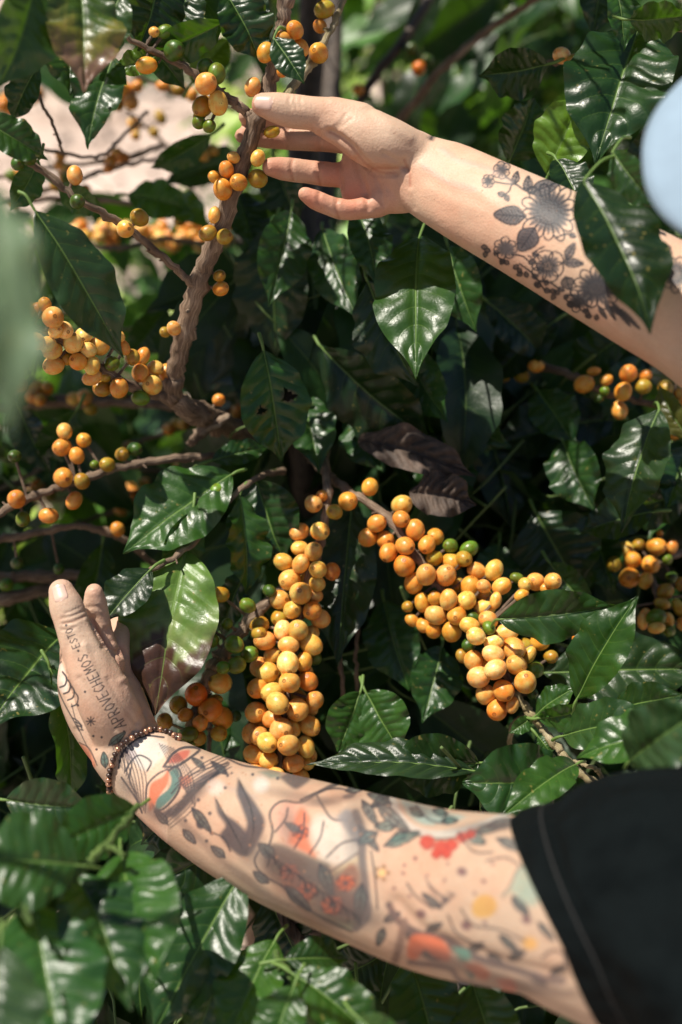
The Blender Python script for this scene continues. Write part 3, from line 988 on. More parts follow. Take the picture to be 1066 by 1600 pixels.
Branch(s_held, [(330, 640, 1.2, 6), (190, 630, 1.2, 7), (60, 632, 1.2, 7), (-40, 640, 1.2, 7)], '57 607 13 o,74 607 10 o,49 618 11 o,133 620 11 y,142 639 9 l,30 600 11 o,62 625 10 o', dz=-.02)
for q in ([(520, 960, 1.0, 3), (535, 1050, 1.0, 3.5), (530, 1140, 1.0, 3)], [(560, 980, 1.02, 3), (556, 1040, 1.02, 3), (562, 1110, 1.02, 3)], [(330, 1130, .98, 3.5), (326, 1180, .97, 3.5), (330, 1230, .97, 3.5)]):
    Branch(s_mid, q)
stem_to_ground(s_held, 400, 690, 1.15, -.12, 1.25, .012, .024)

# ------------------------------------------------------------------ leaves that can be told apart
# centre and lower centre
R_ = s_right
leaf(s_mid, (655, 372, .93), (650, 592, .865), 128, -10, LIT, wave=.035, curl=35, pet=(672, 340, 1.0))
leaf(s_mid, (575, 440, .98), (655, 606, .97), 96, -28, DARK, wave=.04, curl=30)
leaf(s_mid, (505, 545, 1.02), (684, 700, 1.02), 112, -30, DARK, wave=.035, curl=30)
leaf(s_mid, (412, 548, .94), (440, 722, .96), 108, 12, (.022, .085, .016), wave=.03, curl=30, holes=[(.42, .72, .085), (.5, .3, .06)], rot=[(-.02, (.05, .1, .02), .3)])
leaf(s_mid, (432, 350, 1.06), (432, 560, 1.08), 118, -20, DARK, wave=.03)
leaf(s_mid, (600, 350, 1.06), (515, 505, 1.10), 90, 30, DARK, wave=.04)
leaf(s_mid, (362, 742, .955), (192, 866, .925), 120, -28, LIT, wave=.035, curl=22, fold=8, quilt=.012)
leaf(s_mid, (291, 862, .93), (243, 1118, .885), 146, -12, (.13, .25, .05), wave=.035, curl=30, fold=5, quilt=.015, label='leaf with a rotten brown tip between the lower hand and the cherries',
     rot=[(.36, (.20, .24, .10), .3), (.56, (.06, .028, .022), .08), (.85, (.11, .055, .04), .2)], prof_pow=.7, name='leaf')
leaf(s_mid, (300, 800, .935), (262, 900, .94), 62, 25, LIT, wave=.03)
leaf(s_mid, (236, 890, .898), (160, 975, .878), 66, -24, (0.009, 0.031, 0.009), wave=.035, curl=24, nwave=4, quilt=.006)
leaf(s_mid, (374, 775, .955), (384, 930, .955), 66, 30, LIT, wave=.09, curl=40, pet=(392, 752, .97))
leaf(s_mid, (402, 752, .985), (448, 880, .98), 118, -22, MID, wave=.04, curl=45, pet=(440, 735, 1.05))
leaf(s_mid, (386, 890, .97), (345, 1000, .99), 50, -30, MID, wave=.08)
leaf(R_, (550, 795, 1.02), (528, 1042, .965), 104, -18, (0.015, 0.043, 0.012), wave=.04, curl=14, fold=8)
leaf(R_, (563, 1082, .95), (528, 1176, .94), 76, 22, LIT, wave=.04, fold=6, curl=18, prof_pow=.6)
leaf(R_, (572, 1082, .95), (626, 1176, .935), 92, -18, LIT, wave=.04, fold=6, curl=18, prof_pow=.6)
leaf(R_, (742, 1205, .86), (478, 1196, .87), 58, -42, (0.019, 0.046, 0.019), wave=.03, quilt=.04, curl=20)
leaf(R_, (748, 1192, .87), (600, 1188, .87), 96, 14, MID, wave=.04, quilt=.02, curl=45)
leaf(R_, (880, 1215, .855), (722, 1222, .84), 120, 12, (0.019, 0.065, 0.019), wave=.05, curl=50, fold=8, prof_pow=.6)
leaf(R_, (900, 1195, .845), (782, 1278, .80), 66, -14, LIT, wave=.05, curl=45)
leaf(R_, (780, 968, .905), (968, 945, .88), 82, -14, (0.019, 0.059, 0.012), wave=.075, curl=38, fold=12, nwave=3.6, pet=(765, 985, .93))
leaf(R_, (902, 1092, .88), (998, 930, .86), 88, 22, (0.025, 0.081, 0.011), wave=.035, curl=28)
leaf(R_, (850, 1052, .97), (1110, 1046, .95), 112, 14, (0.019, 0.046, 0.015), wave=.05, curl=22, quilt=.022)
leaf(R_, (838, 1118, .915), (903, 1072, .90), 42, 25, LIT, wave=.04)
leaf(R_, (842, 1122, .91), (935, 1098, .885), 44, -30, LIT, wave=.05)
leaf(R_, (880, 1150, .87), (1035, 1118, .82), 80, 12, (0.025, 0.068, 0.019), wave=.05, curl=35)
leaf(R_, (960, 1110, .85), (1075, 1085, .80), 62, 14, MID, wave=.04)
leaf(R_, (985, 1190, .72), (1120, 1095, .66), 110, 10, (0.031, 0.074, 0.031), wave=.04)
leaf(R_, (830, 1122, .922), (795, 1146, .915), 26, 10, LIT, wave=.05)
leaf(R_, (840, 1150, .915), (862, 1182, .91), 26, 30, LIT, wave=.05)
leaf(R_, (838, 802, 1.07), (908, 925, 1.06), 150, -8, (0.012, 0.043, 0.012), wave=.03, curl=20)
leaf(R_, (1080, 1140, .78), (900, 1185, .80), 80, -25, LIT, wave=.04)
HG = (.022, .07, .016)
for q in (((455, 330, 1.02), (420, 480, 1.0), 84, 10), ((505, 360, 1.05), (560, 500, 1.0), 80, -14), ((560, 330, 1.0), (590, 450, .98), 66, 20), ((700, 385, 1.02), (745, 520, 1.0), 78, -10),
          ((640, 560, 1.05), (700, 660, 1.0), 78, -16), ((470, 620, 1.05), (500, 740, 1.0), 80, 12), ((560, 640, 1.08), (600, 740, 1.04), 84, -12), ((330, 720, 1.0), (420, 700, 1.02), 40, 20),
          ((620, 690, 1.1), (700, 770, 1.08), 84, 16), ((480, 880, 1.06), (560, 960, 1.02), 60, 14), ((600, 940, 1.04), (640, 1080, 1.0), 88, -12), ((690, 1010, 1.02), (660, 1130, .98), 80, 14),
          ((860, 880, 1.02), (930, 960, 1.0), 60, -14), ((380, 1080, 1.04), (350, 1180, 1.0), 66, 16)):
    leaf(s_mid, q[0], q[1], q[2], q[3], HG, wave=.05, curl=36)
# right, shaded
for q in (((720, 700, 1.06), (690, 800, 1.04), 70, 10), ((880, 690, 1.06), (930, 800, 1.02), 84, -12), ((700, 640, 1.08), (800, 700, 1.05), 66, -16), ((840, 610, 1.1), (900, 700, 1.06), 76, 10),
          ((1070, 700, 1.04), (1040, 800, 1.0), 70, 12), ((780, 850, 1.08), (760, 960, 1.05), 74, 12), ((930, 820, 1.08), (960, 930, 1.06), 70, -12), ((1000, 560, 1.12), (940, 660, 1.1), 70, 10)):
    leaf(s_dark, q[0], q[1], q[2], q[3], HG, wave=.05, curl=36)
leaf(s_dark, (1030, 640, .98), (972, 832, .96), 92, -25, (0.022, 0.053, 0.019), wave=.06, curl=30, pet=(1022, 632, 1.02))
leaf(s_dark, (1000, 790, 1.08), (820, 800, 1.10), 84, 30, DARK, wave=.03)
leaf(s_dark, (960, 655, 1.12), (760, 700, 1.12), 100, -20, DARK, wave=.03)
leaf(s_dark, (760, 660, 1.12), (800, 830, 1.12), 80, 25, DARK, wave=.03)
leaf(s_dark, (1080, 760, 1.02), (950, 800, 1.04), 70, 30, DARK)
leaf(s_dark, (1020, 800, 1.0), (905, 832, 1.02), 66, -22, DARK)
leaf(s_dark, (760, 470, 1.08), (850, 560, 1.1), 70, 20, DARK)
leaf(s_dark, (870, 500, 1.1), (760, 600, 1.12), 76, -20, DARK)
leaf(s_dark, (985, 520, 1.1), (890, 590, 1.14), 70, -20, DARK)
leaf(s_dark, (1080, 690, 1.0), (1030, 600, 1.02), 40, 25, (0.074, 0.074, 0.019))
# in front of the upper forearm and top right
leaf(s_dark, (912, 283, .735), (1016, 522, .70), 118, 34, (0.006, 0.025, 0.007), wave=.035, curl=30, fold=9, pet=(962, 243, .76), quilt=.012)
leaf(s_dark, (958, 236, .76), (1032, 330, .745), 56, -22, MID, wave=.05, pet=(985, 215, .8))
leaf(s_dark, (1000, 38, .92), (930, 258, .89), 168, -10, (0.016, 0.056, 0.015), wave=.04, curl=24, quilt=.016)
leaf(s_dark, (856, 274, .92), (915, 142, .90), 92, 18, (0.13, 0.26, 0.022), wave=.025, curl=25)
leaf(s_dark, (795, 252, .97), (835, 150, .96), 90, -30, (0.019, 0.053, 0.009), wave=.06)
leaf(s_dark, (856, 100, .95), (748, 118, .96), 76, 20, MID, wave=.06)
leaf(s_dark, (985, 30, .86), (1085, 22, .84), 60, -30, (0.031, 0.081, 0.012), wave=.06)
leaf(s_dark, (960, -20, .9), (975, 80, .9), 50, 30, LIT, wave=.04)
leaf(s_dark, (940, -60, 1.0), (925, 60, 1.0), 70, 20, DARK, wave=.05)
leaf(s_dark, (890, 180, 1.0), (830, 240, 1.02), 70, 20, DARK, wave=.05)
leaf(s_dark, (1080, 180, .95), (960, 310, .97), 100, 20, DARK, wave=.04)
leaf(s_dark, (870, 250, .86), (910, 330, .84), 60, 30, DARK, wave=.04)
Branch(s_dark, [(1280, 100, 1.3, 9), (1150, 60, 1.0, 7), (1010, 40, .93, 5), (960, 70, .94, 4.5), (905, 95, .96, 4), (850, 98, .97, 3)], '878 87 14 12 p,899 95 13 10 l')
# left
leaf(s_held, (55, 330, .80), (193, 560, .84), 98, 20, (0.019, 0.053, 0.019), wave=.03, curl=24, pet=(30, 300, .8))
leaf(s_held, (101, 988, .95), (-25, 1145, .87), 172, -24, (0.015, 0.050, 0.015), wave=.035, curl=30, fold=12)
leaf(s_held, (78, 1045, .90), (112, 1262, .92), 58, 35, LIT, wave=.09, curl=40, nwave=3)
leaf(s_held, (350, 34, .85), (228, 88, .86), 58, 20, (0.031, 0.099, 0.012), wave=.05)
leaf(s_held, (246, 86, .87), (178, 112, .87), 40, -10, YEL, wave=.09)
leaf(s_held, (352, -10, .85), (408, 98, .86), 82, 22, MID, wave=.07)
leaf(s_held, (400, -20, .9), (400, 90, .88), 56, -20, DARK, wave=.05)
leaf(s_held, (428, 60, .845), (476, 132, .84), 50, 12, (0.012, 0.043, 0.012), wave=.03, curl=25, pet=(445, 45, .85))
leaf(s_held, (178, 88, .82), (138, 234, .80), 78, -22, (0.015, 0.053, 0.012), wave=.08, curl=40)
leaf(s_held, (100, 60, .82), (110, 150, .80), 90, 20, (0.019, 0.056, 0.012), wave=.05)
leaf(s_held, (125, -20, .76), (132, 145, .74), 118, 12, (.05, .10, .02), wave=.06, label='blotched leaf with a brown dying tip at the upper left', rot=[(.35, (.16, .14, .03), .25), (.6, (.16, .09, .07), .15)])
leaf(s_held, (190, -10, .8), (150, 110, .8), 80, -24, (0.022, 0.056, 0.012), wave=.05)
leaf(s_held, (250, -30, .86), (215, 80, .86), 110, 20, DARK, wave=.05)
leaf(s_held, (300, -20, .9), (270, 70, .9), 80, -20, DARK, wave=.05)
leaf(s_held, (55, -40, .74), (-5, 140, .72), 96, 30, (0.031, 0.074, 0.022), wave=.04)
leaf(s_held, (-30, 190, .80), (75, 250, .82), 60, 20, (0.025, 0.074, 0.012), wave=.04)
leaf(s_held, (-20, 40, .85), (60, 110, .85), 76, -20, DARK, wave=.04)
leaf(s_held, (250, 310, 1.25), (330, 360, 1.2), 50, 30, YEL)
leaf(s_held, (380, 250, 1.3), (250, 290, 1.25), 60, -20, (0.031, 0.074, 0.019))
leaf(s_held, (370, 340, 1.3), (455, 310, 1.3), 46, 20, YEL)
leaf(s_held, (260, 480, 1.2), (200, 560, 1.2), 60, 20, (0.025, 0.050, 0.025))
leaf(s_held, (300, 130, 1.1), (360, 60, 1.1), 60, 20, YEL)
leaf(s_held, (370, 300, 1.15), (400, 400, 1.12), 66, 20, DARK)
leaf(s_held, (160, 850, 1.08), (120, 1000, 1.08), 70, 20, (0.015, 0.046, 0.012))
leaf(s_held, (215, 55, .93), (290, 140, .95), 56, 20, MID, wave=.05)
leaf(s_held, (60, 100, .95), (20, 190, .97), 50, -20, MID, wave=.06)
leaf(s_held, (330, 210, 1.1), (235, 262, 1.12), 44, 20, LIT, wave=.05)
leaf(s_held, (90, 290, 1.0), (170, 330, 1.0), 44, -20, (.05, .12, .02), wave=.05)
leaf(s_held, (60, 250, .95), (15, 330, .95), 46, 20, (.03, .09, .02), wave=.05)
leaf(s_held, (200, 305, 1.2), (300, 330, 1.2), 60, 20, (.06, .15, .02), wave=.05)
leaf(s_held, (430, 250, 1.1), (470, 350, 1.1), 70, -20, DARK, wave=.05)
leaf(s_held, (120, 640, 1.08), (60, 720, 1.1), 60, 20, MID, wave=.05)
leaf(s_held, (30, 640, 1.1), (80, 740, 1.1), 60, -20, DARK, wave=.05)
Branch(s_held, [(230, 175, 1.25, 2.5), (190, 215, 1.2, 2.5), (150, 245, 1.15, 2.5), (70, 235, 1.1, 3)])
Branch(s_held, [(60, 150, 1.0, 3), (85, 200, 1.0, 2.5), (100, 240, 1.02, 2)])
# blurred near leaf, left edge
leaf(s_near, (-22, 275, .385), (14, 700, .37), 112, 20, (.17, .25, .17), wave=.10, curl=36, fold=10, pet=(-60, 250, .40), nwave=3)
# lower left
leaf(s_low, (212, 1262, .74), (70, 1328, .70), 96, 10, (0.019, 0.074, 0.012), wave=.03, curl=25, fold=8)
leaf(s_low, (122, 1352, .66), (-50, 1342, .64), 150, -10, (0.022, 0.068, 0.015), wave=.03, curl=30, fold=8)
leaf(s_low, (190, 1334, .71), (243, 1548, .65), 158, -12, (0.034, 0.105, 0.019), wave=.035, curl=34, fold=10, quilt=.02)
leaf(s_low, (50, 1412, .66), (100, 1680, .60), 176, 8, (0.020, 0.074, 0.020), wave=.03, curl=26, fold=10)
leaf(s_low, (118, 1368, .69), (205, 1580, .64), 140, 24, (0.025, 0.081, 0.022), wave=.04, curl=34, quilt=.02)
leaf(s_low, (0, 1480, .58), (-30, 1700, .55), 150, 12, (0.031, 0.068, 0.031), wave=.03)
leaf(s_low, (378, 1365, .78), (235, 1625, .74), 128, -14, (0.014, 0.053, 0.011), wave=.05, curl=32, fold=10)
leaf(s_low, (380, 1300, .84), (240, 1380, .82), 96, 20, DARK, wave=.03)
leaf(s_low, (430, 1470, .76), (350, 1640, .72), 100, -24, (0.031, 0.093, 0.012), wave=.04, curl=35)
leaf(s_low, (350, 1480, .76), (300, 1640, .74), 90, 24, (0.031, 0.062, 0.025), wave=.04)
leaf(s_low, (455, 1520, .72), (600, 1640, .70), 90, 20, (0.025, 0.081, 0.012), wave=.04)
leaf(s_low, (460, 1540, .70), (420, 1660, .68), 80, -14, LIT, wave=.04)
leaf(s_low, (445, 1500, .74), (545, 1500, .76), 60, 18, MID, wave=.04)
leaf(s_low, (600, 1490, .82), (520, 1530, .82), 80, 20, DARK, wave=.04)
leaf(s_low, (640, 1500, .80), (690, 1680, .76), 120, 12, (0.014, 0.050, 0.015), wave=.04)
leaf(s_low, (740, 1540, .78), (800, 1700, .74), 110, -16, (0.014, 0.050, 0.015), wave=.04)
leaf(s_low, (560, 1540, .80), (600, 1700, .78), 90, -16, DARK, wave=.04)
leaf(s_low, (10, 1250, .80), (150, 1260, .80), 90, -20, (0.019, 0.056, 0.019), wave=.04)
leaf(s_low, (320, 1240, .90), (220, 1320, .90), 90, -18, DARK, wave=.04)
leaf(s_low, (420, 1400, .85), (470, 1500, .85), 90, -18, DARK, wave=.04)
leaf(s_low, (560, 1590, .66), (650, 1660, .64), 70, -18, LIT, wave=.04)
for q in ([(-60, 1480, .64, 8), (20, 1440, .65, 8), (60, 1400, .66, 9), (120, 1365, .67, 8), (165, 1320, .69, 6), (215, 1262, .74, 5)],
          [(60, 1405, .66, 6), (40, 1425, .63, 5), (48, 1440, .62, 4)], [(60, 1700, .75, 9), (20, 1560, .7, 9), (-20, 1470, .65, 9)],
          [(430, 1490, .75, 4), (450, 1520, .73, 5), (480, 1570, .71, 6), (520, 1700, .72, 7)], [(165, 1320, .69, 4), (190, 1336, .68, 4)]):
    Branch(s_low, q, mat=M_GREENTWIG, name='branch')

# sunlit cherries behind, each on a branch of the shrub in the gap
s_gap = thing('coffee_shrub', 'slender coffee shrub behind the held stem with a horizontal row of sunlit cherries', 'coffee shrub', P(520, 380, 1.5) * [1, 1, 0], 'coffee shrubs around the picker')
GAP = ''
rr = random.Random(4)
for k in range(46):
    x = 112 + rr.random() * 175 if k % 4 else 300 + rr.random() * 65
    GAP += '%d %d %d %s,' % (x, 352 + rr.random() * 34, 9 + rr.random() * 1.5, rr.choice('ypoyp'))
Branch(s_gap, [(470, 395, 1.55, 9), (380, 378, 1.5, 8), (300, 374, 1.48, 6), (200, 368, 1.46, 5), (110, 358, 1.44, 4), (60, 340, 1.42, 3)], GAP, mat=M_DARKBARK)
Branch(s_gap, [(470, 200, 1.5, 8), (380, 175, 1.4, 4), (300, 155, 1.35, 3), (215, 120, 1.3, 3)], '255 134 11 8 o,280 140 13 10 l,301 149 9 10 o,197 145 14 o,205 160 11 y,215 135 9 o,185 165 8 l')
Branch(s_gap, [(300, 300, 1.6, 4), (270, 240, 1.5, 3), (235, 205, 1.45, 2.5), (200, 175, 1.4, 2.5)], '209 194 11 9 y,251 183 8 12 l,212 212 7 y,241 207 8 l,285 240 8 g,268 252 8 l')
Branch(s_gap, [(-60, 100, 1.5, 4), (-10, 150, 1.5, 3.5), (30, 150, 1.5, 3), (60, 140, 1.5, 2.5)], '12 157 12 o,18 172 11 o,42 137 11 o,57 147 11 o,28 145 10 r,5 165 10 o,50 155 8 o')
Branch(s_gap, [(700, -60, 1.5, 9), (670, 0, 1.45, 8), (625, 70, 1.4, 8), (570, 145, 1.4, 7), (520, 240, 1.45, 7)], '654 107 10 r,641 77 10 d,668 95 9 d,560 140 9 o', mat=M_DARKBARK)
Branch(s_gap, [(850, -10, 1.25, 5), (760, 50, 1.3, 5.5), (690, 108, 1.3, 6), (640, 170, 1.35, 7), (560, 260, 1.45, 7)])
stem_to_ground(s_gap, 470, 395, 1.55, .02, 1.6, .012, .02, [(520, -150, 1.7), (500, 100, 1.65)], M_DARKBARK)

# ------------------------------------------------------------------ foliage masses
def hole_left(px, py, d):
    """openings at the left through which the lit ground is seen"""
    if 20 < px < 430 and 120 < py < 330:
        return True
    if 90 < px < 300 and 400 < py < 520 and d > 1.0:
        return RNG.random() < 0.75
    if px < 330 and py < 640:
        return RNG.random() < 0.3
    if px < 330 and py < 900:
        return RNG.random() < 0.1
    return False


def not_near(px, py, d):
    return False


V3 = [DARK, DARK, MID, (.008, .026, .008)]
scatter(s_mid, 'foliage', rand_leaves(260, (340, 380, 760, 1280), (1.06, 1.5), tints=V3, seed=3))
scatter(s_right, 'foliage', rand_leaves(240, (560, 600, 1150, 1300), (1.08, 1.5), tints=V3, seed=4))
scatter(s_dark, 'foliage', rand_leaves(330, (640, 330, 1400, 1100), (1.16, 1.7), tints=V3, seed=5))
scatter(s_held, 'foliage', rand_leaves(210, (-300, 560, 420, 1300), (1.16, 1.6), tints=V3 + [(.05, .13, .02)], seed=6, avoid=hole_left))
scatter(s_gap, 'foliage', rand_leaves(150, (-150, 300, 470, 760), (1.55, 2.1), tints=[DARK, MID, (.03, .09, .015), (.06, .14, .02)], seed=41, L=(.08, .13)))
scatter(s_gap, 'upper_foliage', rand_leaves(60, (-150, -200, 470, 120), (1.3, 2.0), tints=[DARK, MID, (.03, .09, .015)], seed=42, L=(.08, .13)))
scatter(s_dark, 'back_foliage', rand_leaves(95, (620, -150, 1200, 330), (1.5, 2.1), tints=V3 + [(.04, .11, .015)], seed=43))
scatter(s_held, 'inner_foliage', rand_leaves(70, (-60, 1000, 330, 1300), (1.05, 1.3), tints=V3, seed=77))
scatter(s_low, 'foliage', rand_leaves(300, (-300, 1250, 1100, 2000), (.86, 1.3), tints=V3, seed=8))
scatter(s_mid, 'upper_foliage', shade_crown(230, (330, 350, 760, 1300), (1.0, 1.45), seed=31))  # this and the next three: out-of-view leaves added for their shade
scatter(s_right, 'upper_foliage', shade_crown(220, (560, 500, 1150, 1300), (1.0, 1.5), seed=32))
scatter(s_dark, 'upper_foliage', shade_crown(250, (640, 330, 1400, 1000), (1.0, 1.6), seed=33))
scatter(s_low, 'upper_foliage', shade_crown(80, (-100, 1100, 400, 1700), (.85, 1.2), seed=34))
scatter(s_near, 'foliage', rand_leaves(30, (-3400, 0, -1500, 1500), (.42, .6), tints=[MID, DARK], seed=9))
stem_to_ground(s_low, 20, 1560, .70, -.3, .45, .007, .015)
stem_to_ground(s_near, -3200, 300, .42, -1.15, .4, .006, .014)
Branch(s_near, [(-3200, 300, .42, 22), (-2000, 120, .42, 16), (-900, 60, .42, 12), (-300, 140, .41, 9), (-60, 250, .40, 6)], mat=M_TWIG)

# dry leaves caught in the twigs
for (b, t_, wpx, lab, sd) in (((560, 690, 1.03), (745, 745, 1.0), 70, 'dark brown dead leaf, the upper of the two above the slanting cherry cluster', 3),
                              ((640, 770, 1.0), (745, 790, .99), 74, 'greyish brown dead leaf just touching the top of the slanting cherry cluster', 4),
                              ((430, 1410, .84), (500, 1500, .86), 60, 'small brown dead leaf caught below the tattooed forearm', 8)):
    base, tip = P(*b), P(*t_)
    X, Y, Z, L = orient(base, tip, 15)
    V, F, uv = leaf_shape(L, wpx * b[2] / K, fold=22, wave=.13, curl=60, quilt=.06, seed=sd, nwave=3.2)
    o = link('dry_leaf', mesh_from('dry_leaf', V @ np.stack([X, Y, Z], 0), F, M_DRY, uv), None, base)
    o['label'] = lab
    o['category'] = 'dead leaf'
    o['group'] = 'dead leaves caught in the shrubs'

# ------------------------------------------------------------------ shrubs farther back
def far_shrub(label, px, d, n, h, wdt, tints, seed, L=(.11, .17), ys=(0.25, 1.0)):
    r = np.random.default_rng(seed)
    az = math.atan((px - 533) / K)
    g = np.array([math.sin(az) * d, math.cos(az) * d, 0.0])
    s = thing('coffee_shrub', label, 'coffee shrub', g, 'coffee shrubs standing farther back')

    def gen():
        for k in range(n):
            a = r.uniform(0, 6.28)
            zz = r.uniform(*ys)
            rad = wdt * math.sqrt(r.uniform(0.1, 1)) * (1.15 - 0.5 * zz)
            p = g + np.array([math.cos(a) * rad, math.sin(a) * rad, h * zz])
            dv = np.array([math.cos(a), math.sin(a), -0.6]) + r.normal(size=3) * .35
            nh = np.array([math.cos(a) * .4, math.sin(a) * .4, 1]) + r.normal(size=3) * .35
            t = np.asarray(tints[r.integers(len(tints))]) * r.uniform(.7, 1.4)
            yield p, dv, nh, r.uniform(*L), t
    scatter(s, 'foliage', gen(), twigs=False)
    for k in range(3):
        a = 2.1 * k + seed
        tp = g + np.array([math.cos(a) * wdt * .35, math.sin(a) * wdt * .35, h * .95])
        pth = catmull([tp, (tp + g) / 2 + np.array([.03, 0, 0]), g + np.array([0, 0, -.03])], 6)
        V, F, U = tube(pth, np.linspace(.006, .02, len(pth)), 8, ref=(.3, .9, .1), wob=.05)
        b = Bag()
        b.add(V, F, U)
        link('stem', b.mesh('stem', M_BARK, g), s, g)
    return s


GR = [(.02, .06, .01), (.12, .25, .03), (.015, .045, .01), (.24, .33, .06), (.30, .40, .08)]
far_shrub('coffee shrub behind the upper hand, its bright leaves blurred at the top centre', 640, 2.7, 650, 1.75, .55, GR, 21)
far_shrub('coffee shrub behind the top right leaves, second row', 1000, 2.3, 650, 1.75, .55, GR[:3], 22)
far_shrub('low blurred coffee shrub seen through the gap left of the held stem', 170, 2.2, 260, .85, .45, GR, 23)
far_shrub('coffee shrub far off at the top left edge behind the pale soil', 80, 11.5, 1300, 1.9, 1.9, GR, 24)
far_shrub('coffee shrub far off in the top middle behind the pale soil', 430, 12.5, 1300, 2.1, 2.0, GR, 25)
far_shrub('coffee shrub far off beyond the flower tattooed arm, third row', 760, 4.6, 900, 1.8, .9, GR, 26)
far_shrub('coffee shrub at the far right of the third row', 1180, 4.4, 800, 1.8, .9, GR, 27)
far_shrub('small leafy coffee shrub low in the left background', -60, 3.2, 420, .8, .6, GR, 28)
far_shrub('coffee shrub between the held stem and the second row', 560, 3.4, 520, 1.2, .5, GR, 29)
s_twig = thing('coffee_shrub', 'twiggy coffee shrub with sparse small cherries behind the left branches', 'coffee shrub', P(-250, 620, 1.45) * [1, 1, 0], 'coffee shrubs around the picker')
rt = random.Random(12)
for k in range(15):
    y0 = 300 + k * 42 + rt.uniform(-20, 20)
    d0 = rt.uniform(1.18, 1.42)
    sl = rt.uniform(-.35, .35)
    pts, ch = [], ''
    x = -120
    y = y0
    while x < rt.uniform(240, 420):
        pts.append((x, y, d0 + rt.uniform(-.02, .02), rt.uniform(2.6, 4.6)))
        if x > 0 and rt.random() < .62:
            for m_ in range(rt.choice((1, 2, 3))):
                ch += '%d %d %.1f %s,' % (x + rt.uniform(-14, 14), y + rt.uniform(-16, 16), rt.uniform(7.5, 10), rt.choice('yoglyo'))
        x += rt.uniform(60, 95)
        y += sl * 70 + rt.uniform(-16, 16)
    Branch(s_twig, pts, ch, mat=rt.choice((M_BARK, M_TWIG, M_BARK)), relax=False)
stem_to_ground(s_twig, -120, 420, 1.3, -.5, 1.35, .008, .016)

# fallen leaves and clods on the open soil
rl_ = np.random.default_rng(61)
lit = Bag()
for k in range(1500):
    px_, dd_ = rl_.uniform(-900, 1500), rl_.uniform(3.0, 12.5)
    p = np.array([(px_ - 533) / K * dd_ * 1.05, dd_, .02 + rl_.uniform(0, .02)])
    V, F, uv = TPL[k % 7]
    a_ = rl_.uniform(0, 6.28)
    d_ = np.array([math.cos(a_), math.sin(a_), rl_.normal() * .15])
    d_ /= np.linalg.norm(d_)
    n_ = np.array([rl_.normal() * .25, rl_.normal() * .25, 1.0])
    n_ -= n_.dot(d_) * d_
    n_ /= np.linalg.norm(n_)
    lit.add((V * rl_.uniform(.07, .15)) @ np.stack([d_, np.cross(n_, d_), n_], 0) + p, F, uv)
lo = link('leaf_litter', lit.mesh('leaf_litter', M_DRY), None, (0, 0, 0))
lo['kind'] = 'stuff'
lo['label'] = 'brown leaf litter scattered on the pale soil behind the shrubs'
lo['category'] = 'leaf litter'

# ------------------------------------------------------------------ the picker
def loft(rows, n=8, seg=24, width_dir=None):
    """rows: (px,py,d,half_width_px,half_depth_m) -> closed tube; width lies in the picture plane"""
    A = []
    for (x, y, d, hw, hd) in rows:
        A.append([*pc(x, y, d), hw * d / K, hd])
    return loft3(A, n, seg)


def loft3(A, n=8, seg=24, ref=(0, 0, -1.0)):
    path = catmull(np.array(A, float), n)
    return tube(path[:, :3], path[:, 3], seg, ref=ref, rad2=path[:, 4])


parts = Bag()


def add(rows, **kw):
    V, F, U = loft(rows, **kw)
    parts.add(c2w(V), F)


def add3(A, **kw):
    V, F, U = loft3(A, **kw)
    parts.add(c2w(V), F)


# right arm (upper in the picture): forearm, upper arm
RS = np.array([.51, .02, .62])
LS = np.array([.30, -.25, .52])
add([(640, 262, .862, 56, .021), (672, 277, .855, 64, .020), (700, 290, .848, 69, .021), (760, 322, .833, 74, .026), (830, 358, .817, 79, .031), (920, 406, .797, 86, .036),
     (1010, 455, .776, 92, .039), (1090, 500, .758, 96, .041), (1170, 560, .74, 100, .043)], n=8, seg=32)
el = pc(1150, 545, .745)
add3([[*el, .042, .043], [*(el * .5 + RS * .5), .046, .047], [*RS, .052, .052]], ref=(.3, .2, -1))
# right hand: palm
add([(664, 270, .86, 55, .020), (640, 264, .864, 62, .019), (610, 262, .870, 72, .016), (580, 262, .877, 75, .0125), (552, 262, .881, 68, .010)], seg=32)
add([(640, 240, .855, 38, .018), (606, 228, .850, 43, .021), (572, 213, .849, 42, .019), (540, 198, .850, 34, .016), (510, 187, .850, 28, .0135)], seg=24)   # ball of the thumb
add([(650, 300, .864, 30, .016), (620, 306, .866, 28, .0145), (594, 312, .870, 22, .012)], seg=20)    # heel under the little finger
# right thumb
add([(560, 198, .850, 37, .0165), (520, 184, .850, 31, .0142), (488, 177.5, .848, 26, .0122), (458, 174, .846, 26.5, .0115), (430, 168, .844, 23.5, .0105), (410, 163.5, .8435, 18.5, .0085)], seg=20)
# index, middle, ring, little finger
add([(560, 196, .890, 18, .010), (500, 190, .908, 17, .0092), (440, 187, .906, 15, .0085), (386, 182, .893, 12.5, .0072)], seg=16)
add([(575, 226, .884, 19, .010), (515, 222, .900, 15.5, .0088), (455, 219, .907, 15.5, .0084), (405, 215, .903, 15, .0078), (379, 212, .897, 12.5, .0066)], seg=16)
add([(580, 276, .880, 20, .0095), (530, 274, .885, 19, .0095), (508, 272, .887, 19.5, .0095), (485, 269, .888, 18.5, .009), (445, 264, .884, 18.5, .0088), (424, 261, .880, 15, .0075)], seg=16)
add([(592, 322, .868, 18, .0095), (548, 328, .865, 16, .0088), (530, 326, .864, 16.5, .0088), (516, 322, .863, 15.5, .0082), (492, 312, .860, 15.5, .0078), (478, 304, .858, 12, .0065)], seg=16)

